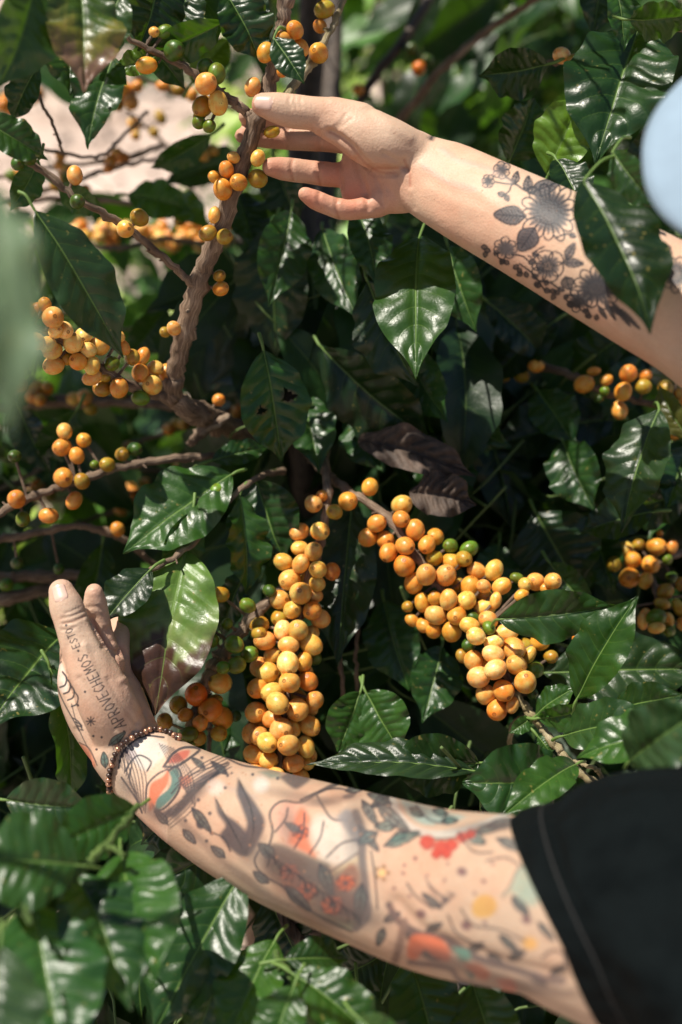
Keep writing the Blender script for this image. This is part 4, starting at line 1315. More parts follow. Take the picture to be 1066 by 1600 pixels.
# left arm (lower in the picture)
add([(196, 1170, .862, 56, .026), (214, 1187, .86, 60, .025), (240, 1208, .852, 65, .026), (300, 1248, .832, 77, .032), (370, 1283, .81, 90, .038), (450, 1315, .785, 102, .043), (560, 1352, .752, 113, .048),
     (680, 1390, .715, 124, .050), (800, 1408, .675, 130, .050), (900, 1424, .645, 132, .051)], n=8, seg=36)
el = pc(890, 1438, .648)
add3([[*el, .049, .052], [*(el * .5 + LS * .5), .056, .056], [*LS, .06, .058]], ref=(.2, .3, -1))
# left hand: palm seen from the thumb side
add([(210, 1180, .868, 54, .028), (186, 1145, .878, 58, .034), (166, 1105, .888, 62, .038), (152, 1065, .894, 60, .038), (146, 1030, .90, 50, .034)], seg=32)
add([(186, 1140, .852, 44, .018), (165, 1096, .842, 44, .020), (145, 1052, .838, 39, .0175), (131, 1020, .838, 34, .015)], seg=24)
# thumb
add([(150, 1062, .842, 38, .017), (132, 1020, .838, 34.5, .0152), (119, 990, .838, 29, .0132), (111, 968, .838, 27, .0125), (103, 945, .838, 26.5, .0118), (96, 924, .84, 20.5, .0095)], seg=20)
# index, middle, ring, little
add([(170, 1040, .866, 27, .012), (158, 1000, .868, 22, .0105), (152, 965, .866, 20, .0098), (148.5, 940, .862, 18.5, .009), (147.5, 927, .86, 15, .0078)], seg=16)
add([(178, 1050, .885, 28, .012), (182, 1010, .89, 21, .0105), (189, 975, .905, 17.5, .0095), (200, 950, .910, 15.5, .009), (205, 938, .911, 12, .0075)], seg=16)
add([(190, 1060, .905, 26, .012), (198, 1015, .912, 18, .0102), (208, 980, .912, 16, .0092), (219, 950, .91, 13, .0078)], seg=16)
add([(196, 1085, .925, 22, .011), (206, 1045, .935, 15, .0092), (215, 1010, .935, 13.5, .0085), (222, 988, .933, 11, .0072)], seg=16)

# torso, neck, head
fh = np.array([-.93, -.05, .35])
fh /= np.linalg.norm(fh)
uh = np.array([-.3, .55, -.78])
uh = uh - uh.dot(fh) * fh
uh /= np.linalg.norm(uh)
lh = np.cross(fh, uh)
HC = np.array([.322, .19, .535])
mid = (RS + LS) / 2
down = np.array([.385, -.88, .275])
sdir = (RS - LS) / np.linalg.norm(RS - LS)
fr = np.cross(sdir, down)
T0 = mid - down * .0
rows = []
for t_, a, b in ((-.05, .07, .07), (0, .155, .085), (.1, .175, .11), (.25, .155, .105), (.38, .145, .10), (.48, .165, .11), (.58, .16, .11)):
    rows.append([*(T0 + down * t_), a, b])


def body_loft(rows, wdir, seg=36, n=6):
    path = catmull(np.array(rows, float), n)
    C = path[:, :3]
    T = np.gradient(C, axis=0)
    T /= np.linalg.norm(T, axis=1)[:, None]
    ref = np.cross(wdir, T.mean(0))
    return tube(C, path[:, 3], seg, ref=-ref, rad2=path[:, 4])


V, F, U = body_loft(rows, sdir)
parts.add(c2w(V), F)
nb = mid - down * .03
nt_ = HC - uh * .09
add3([[*nb, .06, .06], [*(nb * .5 + nt_ * .5), .055, .057], [*nt_, .056, .06]], ref=tuple(fr))


def ellipsoid(c, ax, r, nu=24, nv=32):
    th = np.linspace(0.05, math.pi - .05, nu)
    a = np.linspace(0, 2 * math.pi, nv, endpoint=False)
    T_, A = np.meshgrid(th, a, indexing='ij')
    L = np.stack([np.sin(T_) * np.cos(A) * r[0], np.sin(T_) * np.sin(A) * r[1], np.cos(T_) * r[2]], -1).reshape(-1, 3)
    V = L @ np.stack(ax, 0) + c
    i = np.arange(nu - 1)[:, None] * nv
    j = np.arange(nv)[None, :]
    F = np.stack([i + j, i + nv + j, i + nv + (j + 1) % nv, i + (j + 1) % nv], -1).reshape(-1, 4)
    V = np.vstack([V, c + ax[2] * r[2], c - ax[2] * r[2]])
    c0, c1 = len(V) - 2, len(V) - 1
    b = (nu - 1) * nv
    e0 = [[c0, q, q + 1, (q + 2) % nv] for q in range(0, nv, 2)]
    e1 = [[c1, b + (q + 2) % nv, b + q + 1, b + q] for q in range(0, nv, 2)]
    return V, np.vstack([F, e0, e1])


AX = [fh, lh, uh]


def hp(f, l, u):
    return HC + fh * f + lh * l + uh * u


for c, r in ((hp(0, 0, .02), (.095, .075, .095)), (hp(.02, 0, -.045), (.07, .058, .075)), (hp(.055, 0, -.095), (.032, .035, .02)),
             (hp(.097, 0, -.025), (.017, .011, .024)), (hp(.1, 0, -.04), (.016, .015, .011)), (hp(.082, 0, -.068), (.012, .023, .006)), (hp(.081, 0, -.078), (.012, .02, .006)),
             (hp(0, .077, -.015), (.017, .008, .03)), (hp(0, -.077, -.015), (.017, .008, .03)), (hp(.077, .032, .008), (.012, .02, .006)), (hp(.077, -.032, .008), (.012, .02, .006)),
             (hp(.068, .032, -.008), (.012, .013, .010)), (hp(.068, -.032, -.008), (.012, .013, .010))):
    V, F = ellipsoid(c, AX, r)
    parts.add(c2w(V), F)

raw = parts.mesh('person', M_SKIN)
tmp = bpy.data.objects.new('tmp_person', raw)
COL.objects.link(tmp)
md = tmp.modifiers.new('r', 'REMESH')
md.mode = 'VOXEL'
md.voxel_size = 0.0021
md.use_smooth_shade = True
ms = tmp.modifiers.new('s', 'SMOOTH')
ms.factor = 0.5
ms.iterations = 4
dg = bpy.context.evaluated_depsgraph_get()
body = bpy.data.meshes.new_from_object(tmp.evaluated_get(dg))
bpy.data.objects.remove(tmp)
body.name = 'person'


def project(co):
    v = co - CAM
    d = v @ FWD
    return 533 + (v @ RIGHT) / d * K, 800 - (v @ UP) / d * K, d


def get_co(me):
    a = np.zeros(len(me.vertices) * 3, np.float32)
    me.vertices.foreach_get('co', a)
    return a.reshape(-1, 3).astype(float)


def inpoly(x, y, poly):
    c = np.zeros(x.shape, bool)
    n = len(poly)
    for i in range(n):
        x1, y1 = poly[i]
        x2, y2 = poly[(i + 1) % n]
        cond = ((y1 > y) != (y2 > y)) & (x < (x2 - x1) * (y - y1) / ((y2 - y1) or 1e-9) + x1)
        c ^= cond
    return c


def refine(me, poly, dmax):
    bm = bmesh.new()
    bm.from_mesh(me)
    bm.verts.ensure_lookup_table()
    co = get_co(me)
    px, py, d = project(co)
    ok = inpoly(px, py, poly) & (d < dmax)
    ed = [e for e in bm.edges if ok[e.verts[0].index] and ok[e.verts[1].index]]
    bmesh.ops.subdivide_edges(bm, edges=ed, cuts=1, use_grid_fill=True, smooth=0.0)
    bm.to_mesh(me)
    bm.free()


ARM_U = [(560, 130), (700, 150), (1100, 330), (1100, 620), (880, 500), (690, 400), (640, 360), (540, 360)]
ARM_L = [(60, 880), (250, 900), (280, 1110), (850, 1230), (960, 1600), (600, 1530), (140, 1260), (70, 1100)]
HAND_L = [(60, 950), (150, 960), (230, 1090), (275, 1140), (170, 1245), (100, 1150)]
FLOW = [(740, 240), (1090, 340), (1090, 560), (1000, 560), (740, 410)]
HAND_U = [(360, 140), (640, 130), (700, 190), (700, 370), (450, 360), (350, 260)]
refine(body, HAND_U, .95)
refine(body, FLOW, .86)
refine(body, ARM_L, .9)
refine(body, HAND_L, .88)


# ---- ink
def seg_dist(px, py, pts, taper=False):
    best = np.full(px.shape, 1e9)
    for (x1, y1), (x2, y2) in zip(pts[:-1], pts[1:]):
        dx, dy = x2 - x1, y2 - y1
        L2 = dx * dx + dy * dy + 1e-9
        t = np.clip(((px - x1) * dx + (py - y1) * dy) / L2, 0, 1)
        best = np.minimum(best, np.hypot(px - x1 - t * dx, py - y1 - t * dy))
    return best


body.update()


def normals(me):
    a = np.zeros(len(me.vertices) * 3, np.float32)
    me.vertices.foreach_get('normal', a)
    return a.reshape(-1, 3)


def grooves(me, items, dlim=1.0):
    """creases: real dents along lines on the side that faces the viewer's stand"""
    co_ = get_co(me)
    nn = normals(me)
    px, py, d = project(co_)
    fc = ((CAM - co_) * nn).sum(1) / np.linalg.norm(CAM - co_, axis=1)
    off = np.zeros(len(co_))
    for pts, wd, dep in items:
        pts = catmull(pts, 4) if len(pts) > 2 else np.asarray(pts, float)
        x0, y0 = pts.min(0) - wd * 3
        x1, y1 = pts.max(0) + wd * 3
        m = np.nonzero((px > x0) & (px < x1) & (py > y0) & (py < y1) & (fc > 0.05) & (d < dlim))[0]
        if not len(m):
            continue
        q = seg_dist(px[m], py[m], pts) / wd
        off[m] += dep * .9 * (np.exp(-q * q * .7) - .1 * np.exp(-((q - 2.3) ** 2)))
    co_ = co_ - nn * off[:, None]
    me.vertices.foreach_set('co', co_.astype(np.float32).ravel())
    me.update()


grooves(body, [
    # palm of the upper hand
    ([(514, 206), (532, 215), (552, 232), (570, 254), (592, 268), (618, 270)], 4.5, .0030),
    ([(556, 250), (564, 276), (572, 300), (576, 326)], 4, .0016), ([(580, 262), (592, 286), (600, 318)], 3.5, .0010),
    ([(588, 262), (610, 263), (636, 262)], 3.5, .0014), ([(600, 240), (618, 250), (636, 266)], 3.5, .0009),
    ([(632, 250), (640, 270), (641, 290)], 4, .0010), ([(632, 285), (638, 305), (646, 325)], 4, .0006),
    # finger joints
    ([(500, 254), (497, 272), (501, 290)], 3, .0012), ([(458, 246), (455, 263), (458, 281)], 3, .0010), ([(533, 255), (530, 273), (534, 292)], 3, .0012),
    ([(528, 308), (525, 324), (530, 342)], 3, .0010), ([(500, 300), (498, 314), (504, 330)], 3, .0009), ([(500, 206), (498, 220), (501, 236)], 3, .001), ([(450, 204), (448, 218), (450, 234)], 3, .0009),
    # thumb: knuckle folds
    ([(454, 150), (452, 160), (456, 168)], 2.2, .0006), ([(462, 150), (461, 160), (464, 168)], 2.2, .0006), ([(470, 152), (469, 162), (472, 168)], 2.2, .0005), ([(520, 200), (532, 192), (540, 180)], 3, .0006),
    ([(516, 206), (530, 200), (548, 186)], 3, .0006),
    # lower hand
    ([(98, 966), (108, 964), (120, 960), (130, 955)], 2.4, .0006), ([(100, 974), (112, 972), (124, 967), (134, 962)], 2.4, .0007), ([(97, 984), (108, 984), (118, 980)], 2.2, .0005), ([(103, 958), (114, 954), (124, 950)], 2.2, .0005),
    ([(146, 968), (156, 992), (168, 1010), (190, 1020)], 5, .0022), ([(166, 985), (176, 1006), (196, 1024)], 4, .0016), ([(160, 1012), (172, 1004), (182, 1000)], 3, .0006),
    ([(170, 980), (184, 976), (196, 974)], 2.5, .0006), ([(134, 950), (150, 948), (164, 952)], 2.5, .0005),
    ([(210, 1080), (222, 1100), (236, 1120)], 5, .0007), ([(225, 1110), (214, 1128), (208, 1144)], 4, .0006), ([(110, 1000), (104, 1020), (104, 1050), (112, 1090)], 5, .0010),
    ([(215, 1140), (190, 1158), (172, 1185)], 3, .0006), ([(222, 1148), (198, 1166), (180, 1196)], 3, .0006),
    # tendons, veins and the hollow between them (negative = raised)
    ([(236, 1120), (206, 1086), (190, 1056), (182, 1030)], 5, -.0011), ([(200, 1150), (168, 1100), (146, 1050), (132, 1010)], 5, -.0012), ([(180, 1140), (150, 1100), (124, 1060)], 4, .0009),
    ([(220, 1070), (202, 1060), (188, 1064)], 4, -.0008), ([(118, 1132), (108, 1100), (100, 1066)], 4, -.0010), ([(214, 1130), (188, 1096), (170, 1062)], 4, .0009),
    ([(270, 1190), (320, 1222), (380, 1236), (440, 1262)], 7, -.0006), ([(560, 1290), (630, 1306), (700, 1322)], 8, -.0006),
    ([(662, 260), (700, 284), (742, 296), (772, 318)], 7, -.0005), ([(668, 296), (712, 318), (750, 330)], 8, -.0005), ([(690, 232), (716, 250), (760, 262), (800, 284)], 4, -.0005),
    ([(590, 176), (612, 196), (640, 216)], 6, -.0010), ([(580, 168), (550, 160), (520, 156)], 5, -.0007),
    # arm: elbow fold
    ([(620, 1410), (660, 1452), (720, 1480), (800, 1508), (880, 1528)], 9, .0022)])
co = get_co(body)
nrm = np.zeros(len(body.vertices) * 3, np.float32)
body.vertices.foreach_get('normal', nrm)
nrm = nrm.reshape(-1, 3)
PX, PY, D = project(co)
FACE = ((CAM - co) * nrm).sum(1) / np.linalg.norm(CAM - co, axis=1)
SK = np.array([.49, .352, .262])
skin = np.tile(SK, (len(co), 1))
# hands redder at finger ends, palm, knuckles; upper fingers also darkened as painted shade
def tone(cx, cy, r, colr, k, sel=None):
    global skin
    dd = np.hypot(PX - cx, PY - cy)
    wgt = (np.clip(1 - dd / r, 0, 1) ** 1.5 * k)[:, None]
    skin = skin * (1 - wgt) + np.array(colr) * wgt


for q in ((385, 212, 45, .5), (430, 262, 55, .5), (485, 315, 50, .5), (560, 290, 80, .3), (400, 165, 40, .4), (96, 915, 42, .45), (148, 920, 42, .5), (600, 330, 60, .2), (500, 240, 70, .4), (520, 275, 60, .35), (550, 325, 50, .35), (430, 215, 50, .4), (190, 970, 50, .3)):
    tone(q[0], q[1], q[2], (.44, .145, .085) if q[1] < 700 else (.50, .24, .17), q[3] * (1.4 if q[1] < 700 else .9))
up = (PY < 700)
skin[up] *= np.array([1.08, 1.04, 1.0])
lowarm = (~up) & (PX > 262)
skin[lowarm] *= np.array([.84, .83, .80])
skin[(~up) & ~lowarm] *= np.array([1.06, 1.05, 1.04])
vis = np.clip(FACE * 6 + 0.6, 0, 1) * (D < 1.0)


def st(a):
    return 1 - (1 - min(a, .97)) ** 2.0


def ink(mask, colr, a):
    global skin
    k = (np.clip(mask, 0, 1) * a * vis)[:, None]
    skin = skin * (1 - k) + np.array(colr) * k


BLK = (.035, .036, .042)
GRY = (.10, .095, .10)


def sub(x0, y0, x1, y1):
    return (PX > x0) & (PX < x1) & (PY > y0) & (PY < y1)


def stroke(pts, wd, colr=BLK, a=.85, soft=1.2, smooth=True):
    global skin
    pts = np.asarray(pts, float)
    if pts[:, 1].mean() > 1205 or (pts[:, 1].mean() > 1165 and pts[:, 0].mean() > 190):
        wd, a, colr = wd * 1.4, min(.97, a * 1.25), np.array(colr) * .8
    if pts[:, 1].mean() < 600:
        wd, a = wd * 1.45, min(.97, a * 1.3)
    if smooth and len(pts) > 2:
        pts = catmull(pts, 5)
    x0, y0 = pts.min(0) - wd - soft - 2
    x1, y1 = pts.max(0) + wd + soft + 2
    m = np.nonzero(sub(x0, y0, x1, y1))[0]
    if not len(m):
        return
    dd = seg_dist(PX[m], PY[m], pts)
    k = (np.clip((wd / 2 - dd) / soft + .5, 0, 1) * st(a) * vis[m])[:, None]
    skin[m] = skin[m] * (1 - k) + np.array(colr) * k


def fill(poly, colr, a=.7, soft=3, smooth=True):
    poly = [tuple(q) for q in poly]
    if smooth:
        poly = [tuple(q) for q in catmull(poly + [poly[0]], 5)]
    P_ = np.array(poly)
    x0, y0 = P_.min(0) - soft - 1
    x1, y1 = P_.max(0) + soft + 1
    m = np.nonzero(sub(x0, y0, x1, y1))[0]
    if not len(m):
        return
    ins = inpoly(PX[m], PY[m], poly)
    dd = seg_dist(PX[m], PY[m], poly + [poly[0]])
    sd = np.where(ins, dd, -dd)
    k = (np.clip(sd / soft + .5, 0, 1) * st(a) * vis[m])[:, None]
    skin[m] = skin[m] * (1 - k) + np.array(colr) * k


def blob(cx, cy, rx, ry, ang, colr, a=.7, soft=.3):
    c, s = math.cos(math.radians(ang)), math.sin(math.radians(ang))
    m = np.nonzero(sub(cx - rx - ry - 9, cy - rx - ry - 9, cx + rx + ry + 9, cy + rx + ry + 9))[0]
    if not len(m):
        return
    x, y = PX[m] - cx, PY[m] - cy
    q = np.hypot((x * c + y * s) / rx, (-x * s + y * c) / ry)
    k = (np.clip((1 - q) / soft + .5, 0, 1) * st(a) * vis[m])[:, None]
    skin[m] = skin[m] * (1 - k) + np.array(colr) * k


def petal(cx, cy, a, r0, r1, wd, lw=1.5, shade=.5, foot=1.0):
    ca, sa = math.cos(a), math.sin(a)

    def q(r, o):
        return (cx + ca * r - sa * o, cy + (sa * r + ca * o) * foot)
    pts = [q(r0, -wd * .25), q((r0 + r1) * .5, -wd * .5), q(r1 * .9, -wd * .38), q(r1, 0), q(r1 * .9, wd * .38), q((r0 + r1) * .5, wd * .5), q(r0, wd * .25)]
    fill([q(r0, -wd * .25), q(r0 + (r1 - r0) * .45, -wd * .22), q(r0 + (r1 - r0) * .6, 0), q(r0 + (r1 - r0) * .45, wd * .22), q(r0, wd * .25)], GRY, shade, 3)
    stroke(pts, lw)
    stroke([q(r0, 0), q(r0 + (r1 - r0) * .65, 0)], lw * .7, a=.5)


def flower(cx, cy, r, n, rc, a0=0, lw=1.6, shade=.5, foot=1.0, wd=None, dark=.8):
    wd = wd or 2 * math.pi * r * .72 / n
    for k in range(n):
        petal(cx, cy, a0 + 2 * math.pi * k / n, rc * .8, r * (.92 + .12 * ((k * 7) % 3) / 2), wd, lw, shade, foot)
    blob(cx, cy, rc * 1.25, rc * 1.15 * foot, 0, BLK, dark * .6, .7)
    for k in range(14):
        a = k * 2.4
        q = rc * math.sqrt(k / 14)
        blob(cx + q * math.cos(a), cy + q * math.sin(a) * foot, 1.5, 1.5, 0, BLK, dark, .4)


def tleaf(b, t_, wd, colr=GRY, a=.6, lw=1.5, hatch=5, line=BLK, la=.85):
    b, t_ = np.array(b, float), np.array(t_, float)
    d = t_ - b
    L = np.hypot(*d)
    d /= L
    n = np.array([-d[1], d[0]])
    pts = [b, b + d * L * .3 + n * wd * .45, b + d * L * .65 + n * wd * .4, t_, b + d * L * .65 - n * wd * .4, b + d * L * .3 - n * wd * .45]
    fill(pts, colr, a, 3)
    stroke(pts + [b], lw, line, la)
    if hatch:
        stroke([b, t_ - d * L * .1], lw * .9, line, la * .9)
        for k in range(hatch):
            c = b + d * L * (.15 + .65 * k / hatch)
            for s in (-1, 1):
                stroke([c, c + d * L * .13 + n * s * wd * .3], lw * .6, line, la * .6, smooth=False)


# black flowers on the upper forearm
flower(784, 266, 14, 6, 4, .4, 1.4, .35)
blob(784, 262, 9, 8, 0, GRY, .35, .8)
flower(763, 283, 10.5, 6, 3, .1, 1.4, .4)
stroke([(790, 276), (803, 285), (818, 296), (832, 303)], 2)
stroke([(773, 284), (790, 287), (806, 288)], 1.6)
stroke([(800, 286), (796, 298), (789, 304)], 1.6)
tleaf((804, 287), (809, 268), 11, GRY, .45, 1.5, 2)
tleaf((789, 305), (778, 302), 8, GRY, .45, 1.4, 1)
tleaf((790, 305), (795, 314), 8, GRY, .45, 1.4, 1)
tleaf((824, 300), (826, 275), 14, GRY, .55, 1.5, 3)
tleaf((828, 302), (876, 283), 24, GRY, .7, 1.6, 5)
flower(858, 331, 46, 13, 19, .15, 1.7, .55, 1.05, dark=1.0)
blob(862, 328, 24, 22, 0, BLK, .62, .9)
tleaf((822, 338), (772, 335), 30, GRY, .75, 1.8, 6)
tleaf((836, 356), (812, 392), 34, GRY, .8, 1.8, 5)
blob(822, 378, 15, 13, 20, BLK, .3, .9)
flower(790, 388, 20, 7, 5, .2, 1.5, .6, .85)
blob(794, 391, 14, 10, 20, GRY, .5, .8)
flower(856, 416, 27, 6, 9, .3, 1.7, .55, .95, wd=24)
tleaf((884, 405), (898, 380), 14, GRY, .6, 1.5, 3)
tleaf((880, 410), (912, 412), 14, GRY, .6, 1.5, 3)
tleaf((884, 432), (890, 452), 20, BLK, .5, 1.6, 3)
flower(932, 450, 40, 11, 16, .1, 1.8, .55, .85, dark=1.0)
blob(936, 448, 24, 18, 20, BLK, .6, .9)
flower(905, 470, 22, 8, 6, .3, 1.6, .5, .8)
for q in (((944, 470), (962, 500)), ((955, 470), (985, 510)), ((965, 480), (1000, 514)), ((950, 478), (975, 494)), ((935, 478), (948, 498))):
    tleaf(q[0], q[1], 7, BLK, .75, 1.4, 0)
flower(1056, 428, 26, 9, 12, .2, 1.7, .5, 1.1, dark=1)
flower(1036, 394, 15, 7, 6, .2, 1.6, .5)
for k in range(26):
    t_ = k / 25
    x, y = 752 + t_ * 180, 386 + t_ * 112 + 3 * math.sin(k * 2.1)
    tleaf((x, y), (x + 10 * math.cos(k * 1.7), y + 9 * math.sin(k * 1.7)), 7, BLK, .55, 1.4, 0)
for q in (((800, 398), (826, 408)), ((826, 400), (840, 420)), ((842, 440), (872, 450)), ((812, 412), (850, 452)), ((868, 372), (890, 366)), ((850, 386), (832, 396))):
    stroke([q[0], ((q[0][0] + q[1][0]) / 2 + 3, (q[0][1] + q[1][1]) / 2 - 3), q[1]], 1.8)
    tleaf(q[1], (q[1][0] + 10, q[1][1] + 4), 8, GRY, .6, 1.4, 1)
blob(611, 163, 8, 2, 15, BLK, .35, .6)
stroke([(610, 160), (618, 163), (624, 161)], 1.3, a=.5)
stroke([(628, 168), (636, 174), (641, 173)], 1.3, a=.5)
blob(754, 298, 1.6, 1.6, 0, (.3, .13, .07), .8)

for q in ([(690, 232), (716, 250), (760, 262), (800, 284)], [(662, 260), (700, 284), (742, 296)], [(270, 1190), (330, 1220), (400, 1246)], [(200, 1150), (168, 1100), (150, 1060)], [(236, 1120), (206, 1086), (190, 1056)]):
    stroke(q, 6, (.36, .30, .27), .16, 6)
for q in ([(632, 250), (640, 270), (641, 290)], [(514, 206), (532, 215), (552, 232), (570, 254), (592, 268), (618, 270)], [(500, 254), (497, 272), (501, 290)], [(458, 246), (455, 263), (458, 281)], [(528, 308), (525, 324), (530, 342)],
          [(588, 262), (610, 263), (636, 262)], [(100, 974), (112, 972), (124, 967), (134, 962)], [(146, 968), (156, 992), (168, 1010), (190, 1020)]):
    stroke(q, 2.5, (.36, .16, .10), .3, 3)
# lettering along the thumb of the lower hand
GL = {'A': [[(0, 0), (.5, 1), (1, 0)], [(.2, .38), (.8, .38)]], 'P': [[(0, 0), (0, 1), (.7, .95), (.85, .72), (.7, .5), (0, .45)]],
      'R': [[(0, 0), (0, 1), (.7, .95), (.85, .72), (.7, .5), (0, .45)], [(.4, .45), (.95, 0)]], 'O': [[(.5, 0), (.08, .3), (.08, .7), (.5, 1), (.92, .7), (.92, .3), (.5, 0)]],
      'V': [[(0, 1), (.5, 0), (1, 1)]], 'E': [[(.85, 0), (0, 0), (0, 1), (.85, 1)], [(0, .5), (.65, .5)]], 'C': [[(.95, .85), (.5, 1), (.08, .65), (.08, .35), (.5, 0), (.95, .15)]],
      'H': [[(0, 0), (0, 1)], [(.85, 0), (.85, 1)], [(0, .5), (.85, .5)]], 'M': [[(0, 0), (.08, 1), (.5, .35), (.92, 1), (1, 0)]],
      'S': [[(.9, .85), (.5, 1), (.1, .78), (.5, .52), (.9, .25), (.5, 0), (.05, .15)]], 'T': [[(0, 1), (1, 1)], [(.5, 1), (.5, 0)]]}


def write(word, path, h, lw, fillw=.74):
    pth = catmull(path, 12)
    ln = np.concatenate([[0], np.cumsum(np.hypot(*np.diff(pth, axis=0).T))])
    tot = ln[-1]
    step = tot / len(word)
    for k, ch in enumerate(word):
        s0 = k * step
        c = np.array([np.interp(s0, ln, pth[:, 0]), np.interp(s0, ln, pth[:, 1])])
        c2 = np.array([np.interp(s0 + step, ln, pth[:, 0]), np.interp(s0 + step, ln, pth[:, 1])])
        d = (c2 - c) / np.hypot(*(c2 - c))
        n = np.array([d[1], -d[0]])
        hh = h(k / len(word)) if callable(h) else h
        for pl in GL[ch]:
            stroke([c + d * x * step * fillw + n * (y - .5) * hh for x, y in pl], lw, BLK, .88, .9, smooth=False)


write('APROVECHEMOS', [(189, 1137), (176, 1112), (160, 1086), (146, 1058), (134, 1036), (126, 1022)], lambda t: 19 - 3 * t, 1.7)
write('ESTO', [(119.5, 1012), (114, 999), (109, 987), (106, 981)], 12, 1.5)
for q in ((194, 1143), (122.5, 1017), (103.5, 977), (133, 1081), (122, 1102), (146, 1150), (159, 1152), (151, 1171)):
    blob(q[0], q[1], 2.0, 2.0, 0, BLK, .8, .5)
for a in range(4):
    stroke([(142 + 7 * math.cos(a * .785), 1127 + 7 * math.sin(a * .785)), (142 - 7 * math.cos(a * .785), 1127 - 7 * math.sin(a * .785))], 1.8, smooth=False)
# fern along the outer side
fill([(88, 1040), (96, 1036), (104, 1058), (106, 1078), (97, 1082), (89, 1062)], (.62, .55, .48), .8, 3)
stroke([(96, 1034), (88, 1044), (87, 1062), (92, 1080), (101, 1100), (112, 1120), (124, 1142)], 2.2, BLK, .6)
for k in range(4):
    x, y = 98 + k * 6, 1050 + k * 10
    stroke([(x, y), (x + 6, y + 9), (x + 4, y + 20), (x - 4, y + 24)], 3.0 - .2 * k, BLK, .75)
for k in range(4):
    stroke([(114 + 4 * k, 1122 + 6 * k), (121 + 3 * k, 1126 + 5 * k), (128, 1134 + 2 * k)], 2.2, BLK, .65)
stroke([(112, 1100), (120, 1130), (133, 1160), (150, 1190)], 1.8, BLK, .5)
fill([(124, 1160), (138, 1170), (150, 1195), (140, 1200), (130, 1185)], (.55, .18, .10), .55, 4)
stroke([(124, 1160), (140, 1170), (152, 1196)], 1.8, BLK, .5)

# colours and shading down the forearm
TEAL = (.075, .15, .135)
SAL = (.44, .13, .07)
RD = (.36, .055, .04)
WHT = (.50, .45, .40)
INK2 = (.055, .052, .06)
tleaf((170, 1165), (196, 1144), 12, TEAL, .7, 1.6, 2)
tleaf((165, 1200), (162, 1175), 12, TEAL, .7, 1.6, 2)
fill([(196, 1168), (224, 1150), (252, 1158), (262, 1172), (240, 1196), (226, 1204), (208, 1188)], WHT, .7, 6)
blob(205, 1180, 9, 10, 0, (.4, .3, .3), .4, .6)
stroke([(186, 1200), (190, 1180), (204, 1162), (226, 1150), (256, 1152)], 2.2, INK2, .65)
stroke([(196, 1205), (205, 1190), (218, 1180), (236, 1190), (230, 1205)], 2, INK2, .6)
stroke([(190, 1215), (202, 1232), (214, 1250), (222, 1270)], 2.2, INK2, .6)
stroke([(205, 1200), (203, 1222), (214, 1240)], 1.8, INK2, .5)
# bird shapes
fill([(260, 1192), (276, 1176), (296, 1172), (292, 1184), (276, 1192)], RD, .5, 4)
stroke([(256, 1198), (270, 1178), (288, 1168), (312, 1170), (300, 1182), (276, 1197), (256, 1198)], 3, INK2, .6)
fill([(232, 1250), (236, 1225), (254, 1214), (264, 1202), (262, 1225), (252, 1240), (240, 1262), (233, 1266)], SAL, .7, 4)
stroke([(228, 1258), (230, 1228), (246, 1210), (262, 1202)], 2.4, INK2, .5)
fill([(264, 1206), (276, 1200), (282, 1216), (276, 1238), (258, 1258), (244, 1266), (246, 1248), (264, 1232), (268, 1218)], TEAL, .8, 3)
stroke([(264, 1204), (276, 1198), (284, 1214), (277, 1240), (258, 1262), (242, 1268)], 2.6, INK2, .7)
fill([(238, 1256), (252, 1268), (268, 1262), (262, 1278), (244, 1276)], INK2, .65, 5)
fill([(284, 1250), (300, 1226), (326, 1206), (356, 1194), (346, 1208), (322, 1226), (300, 1250), (286, 1268), (272, 1278), (262, 1268)], INK2, .6, 6)
for k in range(6):
    stroke([(266 + 4 * k, 1276 - 6 * k), (290 + 6 * k, 1256 - 7 * k), (318 + 6 * k, 1224 - 4 * k), (350, 1198)], 1.5, BLK, .4)
stroke([(268, 1240), (290, 1216), (320, 1202), (358, 1192)], 1.8, INK2, .5)
fill([(280, 1216), (294, 1212), (300, 1220), (286, 1232)], SAL, .45, 5)
blob(337, 1230, 13, 12, 0, WHT, .4, .7)
blob(408, 1226, 12, 12, 0, WHT, .6, .8)
blob(313, 1288, 6.5, 8, -20, INK2, .85, .5)
for q in ((310, 1250, 3), (328, 1271, 3), (316, 1184, 2.6), (331, 1302, 3), (323, 1314, 3), (352, 1231, 2.6), (356, 1212, 2.6), (290, 1282, 3), (434, 1216, 3), (395, 1210, 2.5), (362, 1208, 2.2), (380, 1318, 2.5)):
    blob(q[0], q[1], q[2], q[2], 0, INK2, .7, .5)
# two dark leaves
fill([(372, 1216), (384, 1234), (404, 1262), (414, 1284), (408, 1306), (388, 1338), (376, 1320), (386, 1290), (378, 1262), (370, 1240)], INK2, .72, 6)
fill([(336, 1246), (350, 1270), (372, 1286), (390, 1310), (384, 1338), (364, 1330), (344, 1306), (352, 1290), (340, 1270)], INK2, .72, 6)
stroke([(374, 1220), (392, 1262), (396, 1300), (384, 1334)], 1.8, BLK, .5)
stroke([(338, 1250), (358, 1286), (378, 1324)], 1.8, BLK, .5)
